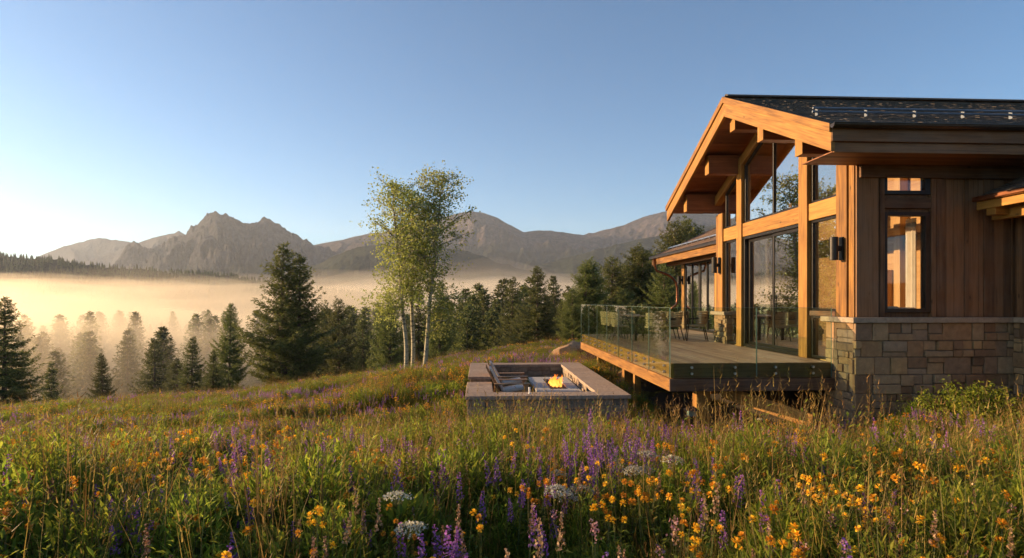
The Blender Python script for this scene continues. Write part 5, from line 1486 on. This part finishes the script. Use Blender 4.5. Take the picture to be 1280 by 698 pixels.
for (x, y, r0, h, m, lab, sd) in ((3.1, 22.5, .7, .5, 'heather', "dark purplish heather mound behind the pit next to the deck", 5), (3.7, 20.5, .5, .45, 'shrub', "green low shrub in the bed under the deck edge", 6),
                                  (2.6, 20.8, .7, .42, 'heather', "dark heather mound nearest to the back of the pit", 7), (3.3, 25.2, .7, .55, 'heather', "dark heather mound beside the orange slab", 8)):
    shrub("low_shrub", x, y, r0, h, 2600, m, lab, .03, sd)

# soil bed under and beside the deck
bed = MB()
uu = np.linspace(-4.0, 1.6, 22); vv = np.linspace(.75, 14, 40)
U_, V_ = np.meshgrid(uu, vv, indexing='ij'); wx = HO.x + U_ * math.cos(HR) - V_ * math.sin(HR); wy = HO.y + U_ * math.sin(HR) + V_ * math.cos(HR)
edge = np.minimum.reduce([(U_ + 4.0) / .6, (V_ - .75) / .4, (14 - V_) / 1.5, np.ones_like(U_)]); zz = G(wx, wy) + .03 * edge - .02 + .02 * fbm(wx * 2, wy * 2, 3)
n1 = len(vv); i = np.arange(len(uu) - 1)[:, None]; j = np.arange(n1 - 1)[None, :]
o = link("soil_bed", np_mesh("soil_bed", np.stack([wx, wy, zz], -1).reshape(-1, 3), np.stack([i * n1 + j, (i + 1) * n1 + j, (i + 1) * n1 + j + 1, i * n1 + j + 1], -1).reshape(-1, 4), M['soil'], smooth=True)); tag(o, kind='structure')

# ------------------------------------------------------------------ far woods: too many to count
def far_conifer(seed):
    r = np.random.default_rng(seed); V = []; Fc = []
    H = 1.0
    for k in range(7):
        t = k / 7; z = .08 + .86 * t; rad = .2 * (1 - t) ** .9 + .015; n = 7; a0 = r.uniform(0, 6)
        for q in range(n):
            a = a0 + q * 6.283 / n; w = .5; rr_ = rad * r.uniform(.7, 1.25); b = len(V)
            V += [(0, 0, z + .20), (math.cos(a - w) * rr_ * .7, math.sin(a - w) * rr_ * .7, z + .03), (math.cos(a) * rr_, math.sin(a) * rr_, z - .03), (math.cos(a + w) * rr_ * .7, math.sin(a + w) * rr_ * .7, z + .03)]; Fc.append((b, b + 1, b + 2, b + 3))
    return np_mesh("far_conifer", np.array(V), np.array(Fc), M['needle'], r.uniform(.1, .6, len(Fc)))
FC = [far_conifer(i) for i in range(4)]
from mathutils.bvhtree import BVHTree
def on_surface(objname, X, Y):
    dg = None; o = bpy.data.objects[objname]; me = o.data
    n = len(me.vertices); co = np.empty(n * 3, np.float32); me.vertices.foreach_get("co", co)
    tree = BVHTree.FromPolygons([tuple(c) for c in co.reshape(-1, 3)], [tuple(p.vertices) for p in me.polygons])
    Z = []
    for x, y in zip(X, Y):
        h = tree.ray_cast(Vector((x, y, 3000)), Vector((0, 0, -1))); Z.append(h[0].z if h[0] else np.nan)
    return np.array(Z)
r = np.random.default_rng(91)
n = 5200; Y = 900 - 330 * r.random(n) ** 1.3 + 50 * r.random(n); X = (r.uniform(-120, 480, n) - 640) / F * Y; Z = on_surface("wooded_hill", X, Y); k = ~np.isnan(Z); X, Y, Z = X[k], Y[k], Z[k]; n = len(X)
s = r.uniform(6.5, 10.5, n)
scatter("distant_forest", FC, np.stack([X, Y, Z - 1], 1), np.stack([X * 0, X * 0, r.uniform(0, 6, n)], 1), np.stack([s * 1.2, s * 1.2, s], 1), r.integers(0, 4, n), "far conifer forest covering the hillside on the left")
n = 2600; Y = r.uniform(430, 780, n); X = (r.uniform(-150, 900, n) - 640) / F * Y; Z = G(X, Y); s = r.uniform(15, 25, n)
scatter("valley_forest", FC, np.stack([X, Y, Z - 1], 1), np.stack([X * 0, X * 0, r.uniform(0, 6, n)], 1), np.stack([s * 1.1, s * 1.1, s], 1), r.integers(0, 4, n), "forest mass on the valley floor lost in the mist")

# ================================================================== MIST AND HAZE
def vol_mat(name, col, dens, aniso):
    m = bpy.data.materials.new(name); m.use_nodes = True; N = m.node_tree.nodes; L = m.node_tree.links; N.remove(N["Principled BSDF"])
    v = N.new("ShaderNodeVolumePrincipled"); v.inputs['Color'].default_value = (*col, 1); v.inputs['Density'].default_value = dens; v.inputs['Anisotropy'].default_value = aniso
    L.new(v.outputs[0], N["Material Output"].inputs['Volume']); return m
def fog_bank(name, y0, y1, x0, x1, top, bot, mt, lab, ns=60):
    xs = np.linspace(x0, x1, ns); ys = np.linspace(y0, y1, ns); XX, YY = np.meshgrid(xs, ys, indexing='ij')
    ZT = top(XX, YY); n = ns
    V = np.concatenate([np.stack([XX, YY, ZT], -1).reshape(-1, 3), np.stack([XX, YY, np.full_like(XX, bot)], -1).reshape(-1, 3)])
    i = np.arange(n - 1)[:, None]; j = np.arange(n - 1)[None, :]
    a = (i * n + j); Q = np.stack([a, a + n, a + n + 1, a + 1], -1).reshape(-1, 4); Qb = Q[:, ::-1] + n * n
    S = []
    for k in range(n - 1):
        for (p, q) in ((k, k + 1), ((n - 1) * n + k + 1, (n - 1) * n + k), ((k + 1) * n, k * n), (k * n + n - 1, (k + 1) * n + n - 1)):
            S.append((p, q, q + n * n, p + n * n))
    o = link(name, np_mesh(name, V, np.concatenate([Q, Qb, np.array(S)]), mt, smooth=False)); tag(o, lab, None, None, 'stuff'); return o
def fog_top(X, Y):
    edge = sstep(70, 330, Y + .25 * (-X)) * sstep(0, 220, 1500 - Y) 
    t = -40 + (36 + 9 * fbm(X / 170, Y / 120, 3)) * sstep(62, 185, Y - .25 * X * (X < 0) - .1 * X) + 34 * sstep(170, 720, Y) * (1 - .30 * sstep(100, 900, X))
    t = t + 6 * fbm(X / 90 + 4, Y / 140, 3) * sstep(150, 400, Y)
    return np.where(edge > -1, t, t)
for q, (dz_, dn) in enumerate(((-12, .0030), (-4, .0015), (5, .0006))):
    fog_bank("valley_mist", 78 + q, 1480 + q, -1500 - q, 1500 + q, lambda X, Y: fog_top(X, Y) + (dz_ + 5 * fbm(X / 75 + q * 7, Y / 150 + q, 4) + 9 * fbm(X / 260 + q * 3, Y / 300, 2)) * sstep(90, 500, Y), -60 - q, vol_mat("mist", (.96, .84, .66), dn, .55), "morning mist lying in the valley, thinning upwards", 110)
hz = MB(); hz.box(-4600, 4600, -1500, 4700, -70, 560); hzo = hz.build("haze", vol_mat("haze", (.80, .88, 1.0), 1.0e-4, .25)); tag(hzo, "thin morning haze filling the air", None, None, 'stuff')
